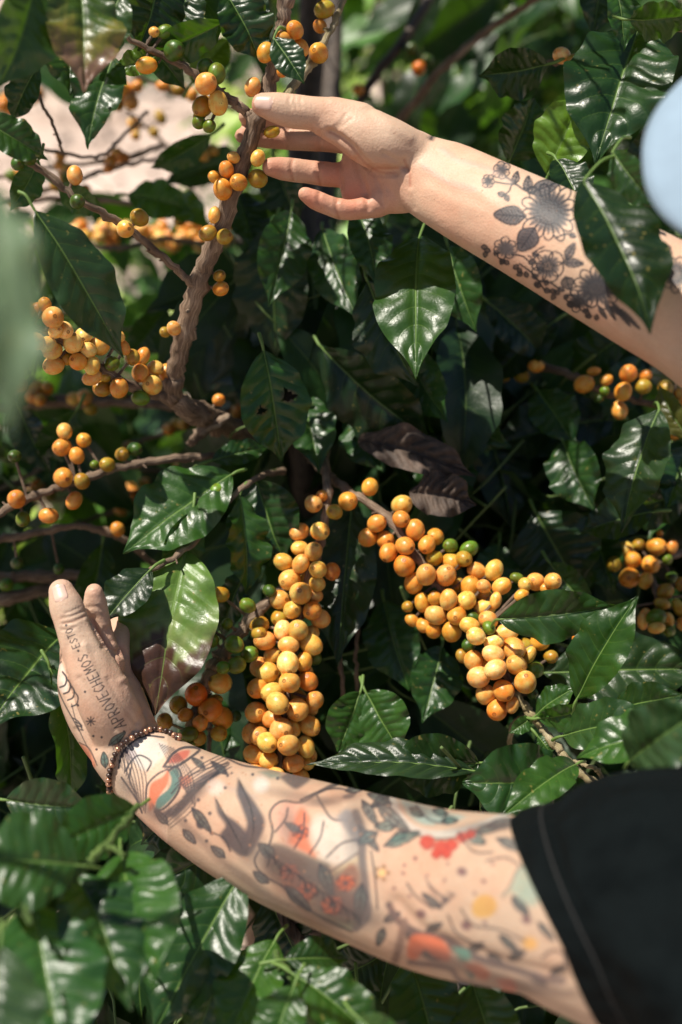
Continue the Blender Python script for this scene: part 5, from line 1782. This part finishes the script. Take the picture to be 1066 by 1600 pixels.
# big blossom
fill([(428, 1290), (426, 1262), (444, 1254), (470, 1256), (484, 1270), (494, 1300), (486, 1330), (466, 1328), (444, 1320)], (.48, .27, .20), .55, 9)
fill([(450, 1316), (456, 1290), (470, 1262), (486, 1282), (482, 1310), (494, 1340), (474, 1330)], SAL, .62, 8)
fill([(484, 1290), (500, 1272), (530, 1280), (560, 1310), (556, 1340), (520, 1350), (496, 1332)], WHT, .35, 12)
fill([(408, 1326), (430, 1318), (462, 1330), (494, 1342), (516, 1352), (508, 1378), (480, 1376), (446, 1360), (420, 1350)], (.12, .105, .09), .72, 8)
tleaf((424, 1348), (442, 1368), 14, (.12, .22, .12), .6, 1.6, 1)
fill([(438, 1372), (458, 1358), (470, 1366), (486, 1386), (494, 1410), (470, 1408), (448, 1392)], (.44, .12, .06), .75, 7)
fill([(508, 1384), (524, 1376), (534, 1390), (520, 1402)], (.44, .12, .06), .6, 6)
fill([(500, 1410), (530, 1396), (560, 1402), (562, 1424), (530, 1430), (506, 1422)], (.44, .13, .07), .75, 7)
fill([(500, 1420), (530, 1432), (556, 1438), (548, 1452), (516, 1440)], (.13, .24, .15), .6, 8)
stroke([(488, 1408), (506, 1378), (530, 1360), (562, 1340)], 5, (.60, .45, .28), .8)
stroke([(486, 1402), (502, 1374), (528, 1354), (560, 1332)], 1.8, INK2, .5)
stroke([(416, 1334), (426, 1300), (422, 1270), (440, 1252), (470, 1254), (496, 1240), (536, 1222)], 2.6, INK2, .5)
stroke([(496, 1244), (506, 1262), (520, 1280), (544, 1282)], 2.4, INK2, .55)
fill([(436, 1214), (456, 1206), (486, 1214), (470, 1230), (458, 1232)], INK2, .62, 6)
fill([(404, 1206), (426, 1202), (440, 1210), (424, 1216)], TEAL, .4, 6)
fill([(526, 1276), (542, 1264), (560, 1276), (566, 1300), (560, 1320), (540, 1296)], (.2, .19, .19), .7, 8)
stroke([(556, 1270), (566, 1300), (566, 1340), (572, 1390), (574, 1430), (556, 1450)], 9, (.17, .14, .13), .7, 5)
fill([(530, 1370), (548, 1350), (560, 1364), (556, 1390), (536, 1392)], (.44, .16, .09), .6, 6)
fill([(500, 1390), (516, 1396), (560, 1394), (566, 1440), (530, 1450), (500, 1432)], (.16, .13, .12), .35, 10)
blob(545, 1244, 10, 4, -10, INK2, .5, .6)
stroke([(500, 1236), (520, 1226), (540, 1224)], 3, INK2, .45)
# ring of leaves and berries near the elbow
stroke([(612, 1244), (622, 1272), (648, 1296), (690, 1304), (740, 1294), (790, 1276)], 9, (.50, .46, .40), .85, 4)
stroke([(606, 1246), (618, 1278), (646, 1302), (690, 1311), (744, 1301), (796, 1280)], 2.2, INK2, .5)
fill([(626, 1250), (650, 1256), (700, 1270), (726, 1276), (704, 1284), (668, 1290), (640, 1276)], (.22, .30, .27), .75, 8)
for q in (((700, 1272), (676, 1266)), ((640, 1262), (660, 1276)), ((690, 1282), (716, 1282))):
    tleaf(q[0], q[1], 12, TEAL, .6, 1.6, 1)
for q in (((620, 1290), (586, 1292), 16), ((636, 1300), (612, 1314), 16), ((612, 1256), (574, 1240), 12), ((740, 1300), (790, 1288), 14), ((730, 1302), (758, 1318), 18)):
    tleaf(q[0], q[1], q[2], (.17, .20, .17), .75, 2, 2, INK2, .6)
tleaf((600, 1322), (656, 1300), 18, TEAL, .55, 2, 2, INK2, .5)
for q in ((668, 1316, 12), (690, 1324, 12), (706, 1320, 10), (722, 1308, 9), (736, 1302, 8), (682, 1334, 8), (698, 1334, 8)):
    blob(q[0], q[1], q[2], q[2] * .95, 0, RD, .75, .35)
    stroke([(q[0] - q[2], q[1]), (q[0], q[1] + q[2]), (q[0] + q[2], q[1])], 1.6, (.25, .05, .05), .4)
for q in (((410, 1330), (440, 1322), (480, 1340), (520, 1356), (556, 1352), (570, 1390), (560, 1440), (520, 1446), (480, 1424), (440, 1392), (412, 1360)),):
    fill(q, (.12, .085, .07), .5, 14)
for q in (((452, 1362), 15), ((480, 1392), 17), ((520, 1414), 18), ((470, 1300), 13), ((540, 1380), 15)):
    (x, y), r_ = q
    for k in range(6):
        a = k * 1.047 + .3
        blob(x + r_ * .6 * math.cos(a), y + r_ * .5 * math.sin(a), r_ * .42, r_ * .36, 0, (.40, .10, .05), .7, .5)
        stroke([(x + r_ * .3 * math.cos(a), y + r_ * .3 * math.sin(a)), (x + r_ * math.cos(a + .2), y + r_ * .85 * math.sin(a + .2)), (x + r_ * .9 * math.cos(a + .7), y + r_ * .8 * math.sin(a + .7))], 1.6, INK2, .6)
    blob(x, y, r_ * .25, r_ * .2, 0, INK2, .8, .5)
for q in (((500, 1350), (520, 1400), 20), ((430, 1340), (404, 1318), 18), ((566, 1380), (560, 1440), 20), ((446, 1384), (486, 1424), 18), ((690, 1500), (650, 1478), 16), ((610, 1240), (580, 1262), 14), ((300, 1262), (330, 1300), 14), ((356, 1210), (330, 1190), 10),
          ((846, 1380), (812, 1396), 18), ((800, 1400), (826, 1430), 16)):
    tleaf(q[0], q[1], q[2], (.09, .10, .09), .7, 1.8, 3, INK2, .75)
for k in range(9):
    t_ = k / 8
    x, y = 600 + 260 * t_, 1440 + 84 * t_ + 6 * math.sin(k * 2)
    tleaf((x, y), (x + 26, y + (20 if k % 2 else -14)), 13, (.10, .09, .08), .6, 1.6, 2, INK2, .7)
for q in (((262, 1288), (244, 1268), 12), ((286, 1296), (306, 1318), 12), ((352, 1340), (330, 1322), 13), ((420, 1380), (396, 1362), 14), ((470, 1300), (446, 1286), 12)):
    tleaf(q[0], q[1], q[2], (.11, .12, .12), .6, 1.6, 3, INK2, .65)
for q in (((588, 1256), (640, 1300), 20), ((566, 1250), (590, 1290), 14), ((760, 1290), (820, 1282), 16), ((776, 1310), (826, 1330), 16), ((560, 1290), (592, 1330), 14), ((690, 1420), (660, 1396), 12)):
    tleaf(q[0], q[1], q[2], (.13, .14, .13), .6, 1.7, 3, INK2, .7)
# stars, dots, small shapes
for q in ((597, 1364, 8), (632, 1352, 3), (630, 1364, 3), (649, 1341, 4), (722, 1362, 8), (756, 1377, 4), (758, 1442, 4), (658, 1428, 8), (823, 1437, 8), (729, 1446, 9), (695, 1375, 3), (640, 1400, 3), (770, 1350, 3), (700, 1350, 2.5), (742, 1396, 3), (616, 1388, 3), (668, 1368, 2.5)):
    if q == (597, 1364, 8):
        for k in range(5):
            a = k * 1.257
            blob(597 + 9 * math.cos(a), 1364 + 10 * math.sin(a), 4, 4, 0, (.22, .14, .08), .7, .6)
        blob(597, 1364, 6, 6, 0, (.55, .36, .16), .7)
        continue
    blob(q[0], q[1], q[2], q[2] * .85, 20, (.14, .08, .08), .75, .6)
fill([(664, 1370), (676, 1386), (690, 1398), (706, 1402), (698, 1394), (712, 1398), (700, 1410), (688, 1418), (690, 1404), (674, 1392)], INK2, .65, 4)
fill([(738, 1412), (748, 1400), (762, 1398), (774, 1406), (776, 1420), (766, 1432), (748, 1434), (738, 1426)], (.42, .24, .08), .8, 5)
blob(828, 1474, 12, 10, 20, (.5, .27, .08), .6, .6)
fill([(784, 1400), (800, 1382), (806, 1362), (822, 1350), (840, 1370), (846, 1400), (834, 1416), (816, 1408), (800, 1394)], (.24, .27, .21), .75, 8)
stroke([(786, 1402), (798, 1382), (808, 1360), (822, 1350)], 2, INK2, .35)
# band along the underside
stroke([(608, 1414), (624, 1440), (660, 1460), (700, 1468), (740, 1494), (790, 1510), (850, 1528), (880, 1532)], 8, (.15, .11, .10), .75, 5)
stroke([(632, 1440), (626, 1470), (618, 1500)], 9, (.22, .15, .12), .6, 6)
fill([(636, 1480), (644, 1462), (664, 1460), (690, 1468), (704, 1488), (700, 1502), (680, 1496), (664, 1484), (652, 1498), (638, 1496)], (.44, .13, .07), .82, 6)
fill([(708, 1480), (730, 1484), (736, 1498), (720, 1502)], (.10, .22, .17), .75, 6)
fill([(724, 1506), (748, 1506), (766, 1520), (758, 1532), (738, 1522)], (.43, .14, .08), .7, 6)
fill([(726, 1514), (742, 1522), (736, 1530)], TEAL, .6, 5)
fill([(776, 1530), (800, 1530), (808, 1546), (790, 1550)], (.55, .17, .11), .65, 7)
stroke([(640, 1504), (700, 1512), (720, 1532), (770, 1546), (800, 1560)], 6, (.17, .13, .12), .5, 5)
stroke([(848, 1496), (862, 1486), (880, 1490), (884, 1510)], 3, INK2, .5)
# more linework and grey wash between the motifs
rl = np.random.default_rng(11)
for q in (((186, 1168), (196, 1210), 5), ((196, 1160), (222, 1262), 6), ((262, 1166), (300, 1252), 6), ((286, 1230), (356, 1190), 6), ((300, 1252), (262, 1288), 5)):
    for k in range(q[2]):
        t_ = (k - q[2] / 2) * 4.2
        (x1, y1), (x2, y2) = q[0], q[1]
        stroke([(x1 + t_, y1 + t_ * .3), ((x1 + x2) / 2 + t_ * 1.5 + 6, (y1 + y2) / 2 + t_ * .6 - 4), (x2 + t_ * .6, y2 + t_)], 1.3, INK2, .5)
for (x, y, rx, ry, an, al) in ((200, 1230, 22, 12, 50, .35), (240, 1270, 26, 10, 40, .4), (300, 1246, 34, 9, -35, .35), (392, 1320, 18, 24, 10, .35), (440, 1352, 44, 22, 15, .4), (500, 1392, 60, 26, 20, .35),
                              (556, 1300, 16, 44, 0, .3), (470, 1246, 50, 8, 12, .25), (640, 1262, 40, 10, 10, .35), (760, 1292, 50, 9, -6, .35), (560, 1430, 40, 16, 15, .4), (700, 1500, 70, 14, 14, .35), (820, 1540, 70, 12, 8, .35),
                              (300, 1300, 50, 7, 42, .3), (380, 1370, 50, 8, 36, .3), (470, 1425, 60, 9, 28, .3), (450, 1290, 12, 30, 0, .25), (520, 1250, 34, 7, -10, .3)):
    blob(x, y, rx, ry, an, (.09, .07, .065), al * 1.1, 1.1)
for q in (((470, 1250), (500, 1236), (530, 1232), (556, 1240)), ((430, 1300), (446, 1280), (450, 1262)), ((460, 1326), (474, 1300), (476, 1270)), ((484, 1334), (500, 1310), (506, 1284)), ((510, 1340), (534, 1318), (560, 1312)),
          ((404, 1330), (398, 1346), (410, 1366), (440, 1384)), ((440, 1384), (470, 1412), (500, 1432), (550, 1456)), ((346, 1180), (380, 1196), (420, 1200)), ((360, 1330), (350, 1310), (330, 1300)),
          ((600, 1250), (590, 1230)), ((650, 1258), (670, 1280), (700, 1288)), ((716, 1300), (740, 1330), (770, 1332)), ((760, 1345), (790, 1340), (812, 1352)), ((720, 1420), (740, 1446), (780, 1452), (820, 1470)),
          ((700, 1430), (716, 1460), (760, 1484)), ((580, 1330), (586, 1370), (590, 1420)), ((636, 1380), (650, 1400), (676, 1420))):
    stroke(q, 2.2, INK2, .55)
for k in range(22):
    x, y = 414 + 6.6 * k, 1330 + 4.6 * k
    stroke([(x, y), (x + 7 + 3 * math.sin(k * 1.9), y + 10), (x + 4 + 6 * math.sin(k), y + 19 + 5 * math.cos(k * 2.3))], 1.8, BLK, .42)
for q in (((590, 1300), (560, 1318), 18), ((826, 1300), (800, 1290), 16), ((540, 1236), (575, 1228), 12), ((320, 1200), (300, 1184), 9), ((780, 1460), (812, 1490), 12), ((840, 1440), (866, 1470), 10), ((600, 1450), (590, 1478), 14)):
    tleaf(q[0], q[1], q[2], (.10, .12, .11), .6, 1.8, 2, INK2, .6)
# faint freckles
rr = np.random.default_rng(2)
for k in range(90):
    t_ = rr.random()
    x, y = 320 + 600 * t_, 1265 + 190 * t_ + rr.normal() * 50
    blob(x, y, 1.8, 1.6, 0, (.33, .17, .10), .5, .6)
# lips, brows and eyes
HCw = c2w(HC)
for l_ in (-1, 1):
    e = c2w(hp(.082, .032 * l_, -.008))
    k = np.clip(1 - np.linalg.norm((co - e) / 1.0, axis=1) / .012, 0, 1)[:, None]
    skin = skin * (1 - k) + np.array((.05, .03, .02)) * k
e = c2w(hp(.093, 0, -.073))
k = np.clip(1 - np.linalg.norm(co - e, axis=1) / .022, 0, 1)[:, None] * .6
skin = skin * (1 - k) + np.array((.5, .17, .14)) * k

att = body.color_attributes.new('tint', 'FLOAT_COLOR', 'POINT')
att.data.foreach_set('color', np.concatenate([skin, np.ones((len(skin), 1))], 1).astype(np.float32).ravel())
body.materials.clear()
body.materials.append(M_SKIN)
body.polygons.foreach_set('use_smooth', np.ones(len(body.polygons), bool))
feet = np.array([P(2030, 2200, .7)[0], c2w(T0 + down * .55)[1], 0.0])
org = Vector((float(feet[0]), float(feet[1]), 0.0))
body.transform(Matrix.Translation(-org))
person = bpy.data.objects.new('person', body)
COL.objects.link(person)
person.location = org
person['label'] = 'person in a black t-shirt with tattooed forearms holding a stem and lifting a leaf'
person['category'] = 'person'

bvh = BVHTree.FromPolygons([tuple(v) for v in co.tolist()], [tuple(p.vertices) for p in body.polygons])


def hit(px, py):
    d = Vector(P(px, py, 1.0) - CAM).normalized()
    loc, n, i, dist = bvh.ray_cast(Vector(CAM), d)
    return (np.array(loc), np.array(n)) if loc is not None else (None, None)


def nail(px, py, tx, ty, L, W):
    c, n = hit(px, py)
    if c is None:
        return
    t3, _ = hit(px + (tx - px) * .5, py + (ty - py) * .5)
    a = (t3 - c) if t3 is not None else P(tx, ty, .85) - c
    a -= a.dot(n) * n
    a /= np.linalg.norm(a)
    b = np.cross(n, a)
    nu, nv = 14, 13
    V = []
    for i in range(nu):
        for j in range(nv):
            u, v = i / (nu - 1) * 2 - 1, j / (nv - 1) * 2 - 1
            k = (1 - abs(u) ** 4) ** .25
            y = v * W * k * .98
            p = c + a * u * L + b * y
            q, nn, _, _ = bvh.find_nearest(Vector(p))
            p2 = np.array(q) + np.array(nn) * (.00055 * (1 - (abs(v) ** 3) * .9) * (1 - .7 * (u < -.8)) + .00018 * (u > .6))
            V.append(p2)
    i = (np.arange(nu - 1)[:, None] * nv + np.arange(nv - 1)[None, :]).ravel()
    F = np.stack([i, i + nv, i + nv + 1, i + 1], -1)
    o = link('nail', mesh_from('nail', np.array(V) - c, F, M_NAIL), person, c)
    mdl = o.modifiers.new('thick', 'SOLIDIFY')
    mdl.thickness = .0005


nail(411, 160, 400, 160, .0078, .0058)
nail(93, 926, 90, 916, .0070, .0060)

# bracelet of small dark and copper beads
front = [(176, 1237), (173, 1222), (173.5, 1206), (177, 1190), (184, 1174), (194, 1160), (209, 1149), (226, 1144), (243, 1142.5), (258, 1146), (270, 1152), (278, 1158)]
fp = catmull(front, 6)
pts3 = []
for x, y in fp:
    c, n = hit(x, y)
    if c is not None:
        pts3.append(c + n * .0020)
pts3 = np.array(pts3)
c0 = pts3.mean(0)
a, b = pts3[0], pts3[-1]
wc = np.array(c2w(pc(214, 1187, .86)))
ax1 = (a - b) / 2
mid3 = (a + b) / 2
backp = []
for t_ in np.linspace(0, math.pi, 24)[1:-1]:
    p = mid3 - ax1 * math.cos(t_) + FWD * .030 * math.sin(t_)
    q, nn, _, _ = bvh.find_nearest(Vector(p))
    backp.append(np.array(q) + np.array(nn) * .0022)
loop = np.vstack([pts3, backp, pts3[:1]])
ln = np.concatenate([[0], np.cumsum(np.linalg.norm(np.diff(loop, axis=0), axis=1))])
nb_ = int(ln[-1] / .0043)
bp = np.stack([np.interp(np.linspace(0, ln[-1], nb_, endpoint=False), ln, loop[:, i]) for i in range(3)], 1)
V, F, U = tube(np.vstack([bp, bp[:1]]), .0006, 6)
bg_ = Bag()
bg_.add(V, F, U)
brace = link('bracelet', bg_.mesh('bracelet', M_CORD, bp[0]), person, bp[0])
V, F = ellipsoid(np.zeros(3), [np.array([1., 0, 0]), np.array([0, 1., 0]), np.array([0, 0, 1.])], (.0023, .0023, .0019), 10, 14)
bms = [mesh_from('bead', V, F, M_BEAD_D), mesh_from('bead', V, F, M_BEAD_C)]
for k, p in enumerate(bp):
    o = bpy.data.objects.new('bead', bms[1 if (k % 3 == 0 or k % 7 == 2) else 0])
    COL.objects.link(o)
    o.parent = brace
    o.location = Vector(p) - Vector(bp[0])
    t3 = bp[(k + 1) % nb_] - p
    o.rotation_mode = 'QUATERNION'
    o.rotation_quaternion = Vector(t3).to_track_quat('Z', 'Y')


# ---- clothes
def cloth_tube(rows, wdir_ref, seg=48, n=10, hem=True, folds=.03, seed=1, close_start=False):
    path = catmull(np.array(rows, float), n)
    C, R1, R2 = path[:, :3], path[:, 3].copy(), path[:, 4].copy()
    T, W, D_ = frames(C, np.asarray(wdir_ref, float))
    ln = np.concatenate([[0], np.cumsum(np.linalg.norm(np.diff(C, axis=0), axis=1))])
    a = np.linspace(0, 2 * math.pi, seg, endpoint=False)
    r = np.random.default_rng(seed)
    ph = r.uniform(0, 6.28, 6)
    V, UV = [], []
    for i in range(len(C)):
        f = min(1, ln[i] / .05)
        k = 1 + folds * f * (np.sin(3 * a + ph[0] + ln[i] * 22) + .6 * np.sin(5 * a + ph[1] - ln[i] * 31) + .4 * np.sin(8 * a + ph[2] + ln[i] * 47)) * .7
        if hem and ln[i] < .022:
            k = k + .012
        k = k + .006 * np.sin(2 * a + ph[4])
        V.append(C[i] + (np.cos(a) * R1[i] * k)[:, None] * W[i] + (np.sin(a) * R2[i] * k)[:, None] * D_[i])
        UV.append(np.stack([a, np.full(seg, ln[i])], 1))
    nn = len(C)
    i = np.arange(nn - 1)[:, None] * seg
    j = np.arange(seg)[None, :]
    F = np.stack([i + j, i + (j + 1) % seg, i + seg + (j + 1) % seg, i + seg + j], -1).reshape(-1, 4)
    return np.concatenate(V), F, np.concatenate(UV)


shirt = Bag()
s0 = pc(886, 1434, .650)
s1 = pc(962, 1428, .630)
s2 = pc(1090, 1450, .60)
V, F, U = cloth_tube([[*s0, .0575, .062], [*(s0 * .75 + s1 * .25), .060, .064], [*s1, .066, .069], [*s2, .083, .079], [*LS, .100, .088], [*(LS * .75 + mid * .25), .105, .088]], (.1, .25, -1), n=16, seed=5, seg=72, folds=.05)
ax_ = (s1 - s0) / np.linalg.norm(s1 - s0)
rel = V - s0
lat = rel @ np.array([-.30, -.95, 0])
near = -(rel[:, 2] - (rel @ ax_) * ax_[2])
fall = np.clip(1 - (rel @ ax_) / .13, 0, 1)
V = V + (fall * (np.clip(lat / .0625, -1, .15) * .017 + np.clip(near / .064, -1, 1) * .044))[:, None] * ax_
SLV = V
shirt.add(c2w(V), F, U)
e0 = pc(1150, 545, .745) * .55 + RS * .45
V, F, U = cloth_tube([[*e0, .062, .062], [*(e0 * .5 + RS * .5), .068, .068], [*RS, .078, .076], [*(RS * .75 + mid * .25), .09, .08]], (.3, .2, -1), n=12, seed=6)
shirt.add(c2w(V), F, U)
rows2 = [[*(T0 + down * t_), a + .014, b + .014] for t_, a, b in ((-.045, .06, .055), (-.02, .12, .08), (.02, .17, .095), (.1, .185, .115), (.25, .165, .11), (.38, .16, .112), (.48, .175, .12), (.56, .18, .125))]
path = np.array(rows2)
V, F, U = cloth_tube(rows2[::-1], -np.cross(sdir, -down), seg=72, n=10, folds=.025, seed=8)
shirt.add(c2w(V), F, U)
so_ = link('t_shirt', shirt.mesh('t_shirt', M_SHIRT, org), person, org)
md = so_.modifiers.new('thick', 'SOLIDIFY')
md.thickness = .0016
md.offset = 0
# seam thread round the sleeve, 2.2 cm from the edge
k0 = int(np.argmin([abs(np.linalg.norm(SLV[i * 72:(i + 1) * 72].mean(0) - SLV[:72].mean(0)) - .0225) for i in range(30)]))
ring = SLV[k0 * 72:(k0 + 1) * 72]
cen = ring.mean(0)
ring = cen + (ring - cen) * 1.016
V, F, U = tube(c2w(np.vstack([ring, ring[:1]])), .0006, 6)
b_ = Bag()
b_.add(V, F, U)
link('seam', b_.mesh('seam', M_THREAD, c2w(cen)), so_, c2w(cen))

# trousers and shoes (out of the picture)
tr = Bag()
hip = T0 + down * .5
V, F, U = body_loft([[*(T0 + down * t_), a, .115] for t_, a in ((.44, .165), (.52, .175), (.62, .17))], sdir)
tr.add(c2w(V), F, U)
hw = c2w(T0 + down * .58)
sw = c2w(sdir) - CAM
for s_ in (-1, 1):
    a0 = hw + sw * .085 * s_
    ft = np.array([org.x + (.0 if s_ < 0 else -.12), a0[1] + .05 * s_, .08])
    V, F, U = tube(catmull([a0, (a0 + ft) / 2 + np.array([-.05, 0, 0]), ft], 6), np.concatenate([np.linspace(.092, .07, 7), np.linspace(.068, .062, 6)]), 24, ref=(.1, .9, .2))
    tr.add(V, F, U)
    sh = Bag()
    V, F = ellipsoid(ft + np.array([-.06, 0, -.035]), [np.array([1., 0, 0]), np.array([0, 1., 0]), np.array([0, 0, 1.])], (.14, .048, .045))
    sh.add(V, F)
    link('shoe', sh.mesh('shoe', M_SHOE, ft), person, ft)
link('trousers', tr.mesh('trousers', M_JEANS, hw), person, hw)

# cap
cp = Bag()
nu, nv = 22, 48
th = np.linspace(.02, math.pi * .52, nu)
a = np.linspace(0, 2 * math.pi, nv, endpoint=False)
T_, A = np.meshgrid(th, a, indexing='ij')
seam = 1 - .012 * np.exp(-(np.mod(A, math.pi / 3) / .05) ** 2) - .012 * np.exp(-((np.mod(A, math.pi / 3) - math.pi / 3) / .05) ** 2)
L_ = np.stack([np.sin(T_) * np.cos(A) * .103 * seam, np.sin(T_) * np.sin(A) * .084 * seam, np.cos(T_) * .098], -1).reshape(-1, 3)
V = L_ @ np.stack(AX, 0) + hp(0, 0, .028)
i = np.arange(nu - 1)[:, None] * nv
j = np.arange(nv)[None, :]
F = np.stack([i + j, i + nv + j, i + nv + (j + 1) % nv, i + (j + 1) % nv], -1).reshape(-1, 4)
cp.add(c2w(V), F)
cap = link('cap', cp.mesh('cap', M_CAP, HCw), person, HCw)
md = cap.modifiers.new('thick', 'SOLIDIFY')
md.thickness = .002
# brim, a curved bill
tipc = pc(1007, 262, .60)
bf = tipc - hp(.06, 0, .025)
blen = np.linalg.norm(bf)
bf /= blen
bl = np.array([0.10, .95, .30])
bl -= bl.dot(bf) * bf
bl /= np.linalg.norm(bl)
bn = np.cross(bf, bl)
if bn[2] > 0:
    bn = -bn
nu, nv = 20, 29
V = []
for i in range(nu):
    for j in range(nv):
        u, v = i / (nu - 1), j / (nv - 1) * 2 - 1
        hwid = .074
        reach = (1 - abs(v) ** 2.4) ** (1 / 2.2)
        x = u * blen * reach + (1 - u) * (-.01)
        y = v * hwid
        z = -.014 * v * v * (0.4 + .6 * u)
        V.append(hp(.06, 0, .025) + bf * x + bl * y + bn * z)
i = (np.arange(nu - 1)[:, None] * nv + np.arange(nv - 1)[None, :]).ravel()
F = np.stack([i, i + nv, i + nv + 1, i + 1], -1)
bb = Bag()
bb.add(c2w(np.array(V)), F)
brim = link('brim', bb.mesh('brim', M_CAP, c2w(tipc)), cap, c2w(tipc))
md = brim.modifiers.new('thick', 'SOLIDIFY')
md.thickness = .003
# hair below the cap
hb = Bag()
V, F = ellipsoid(hp(-.025, 0, -.01), AX, (.085, .08, .085))
keep = V @ fh < (HC @ fh + .03)
F = F[keep[F].all(1)]
hb.add(c2w(V), F)
hr = link('hair', hb.mesh('hair', M_HAIR, HCw), person, HCw)
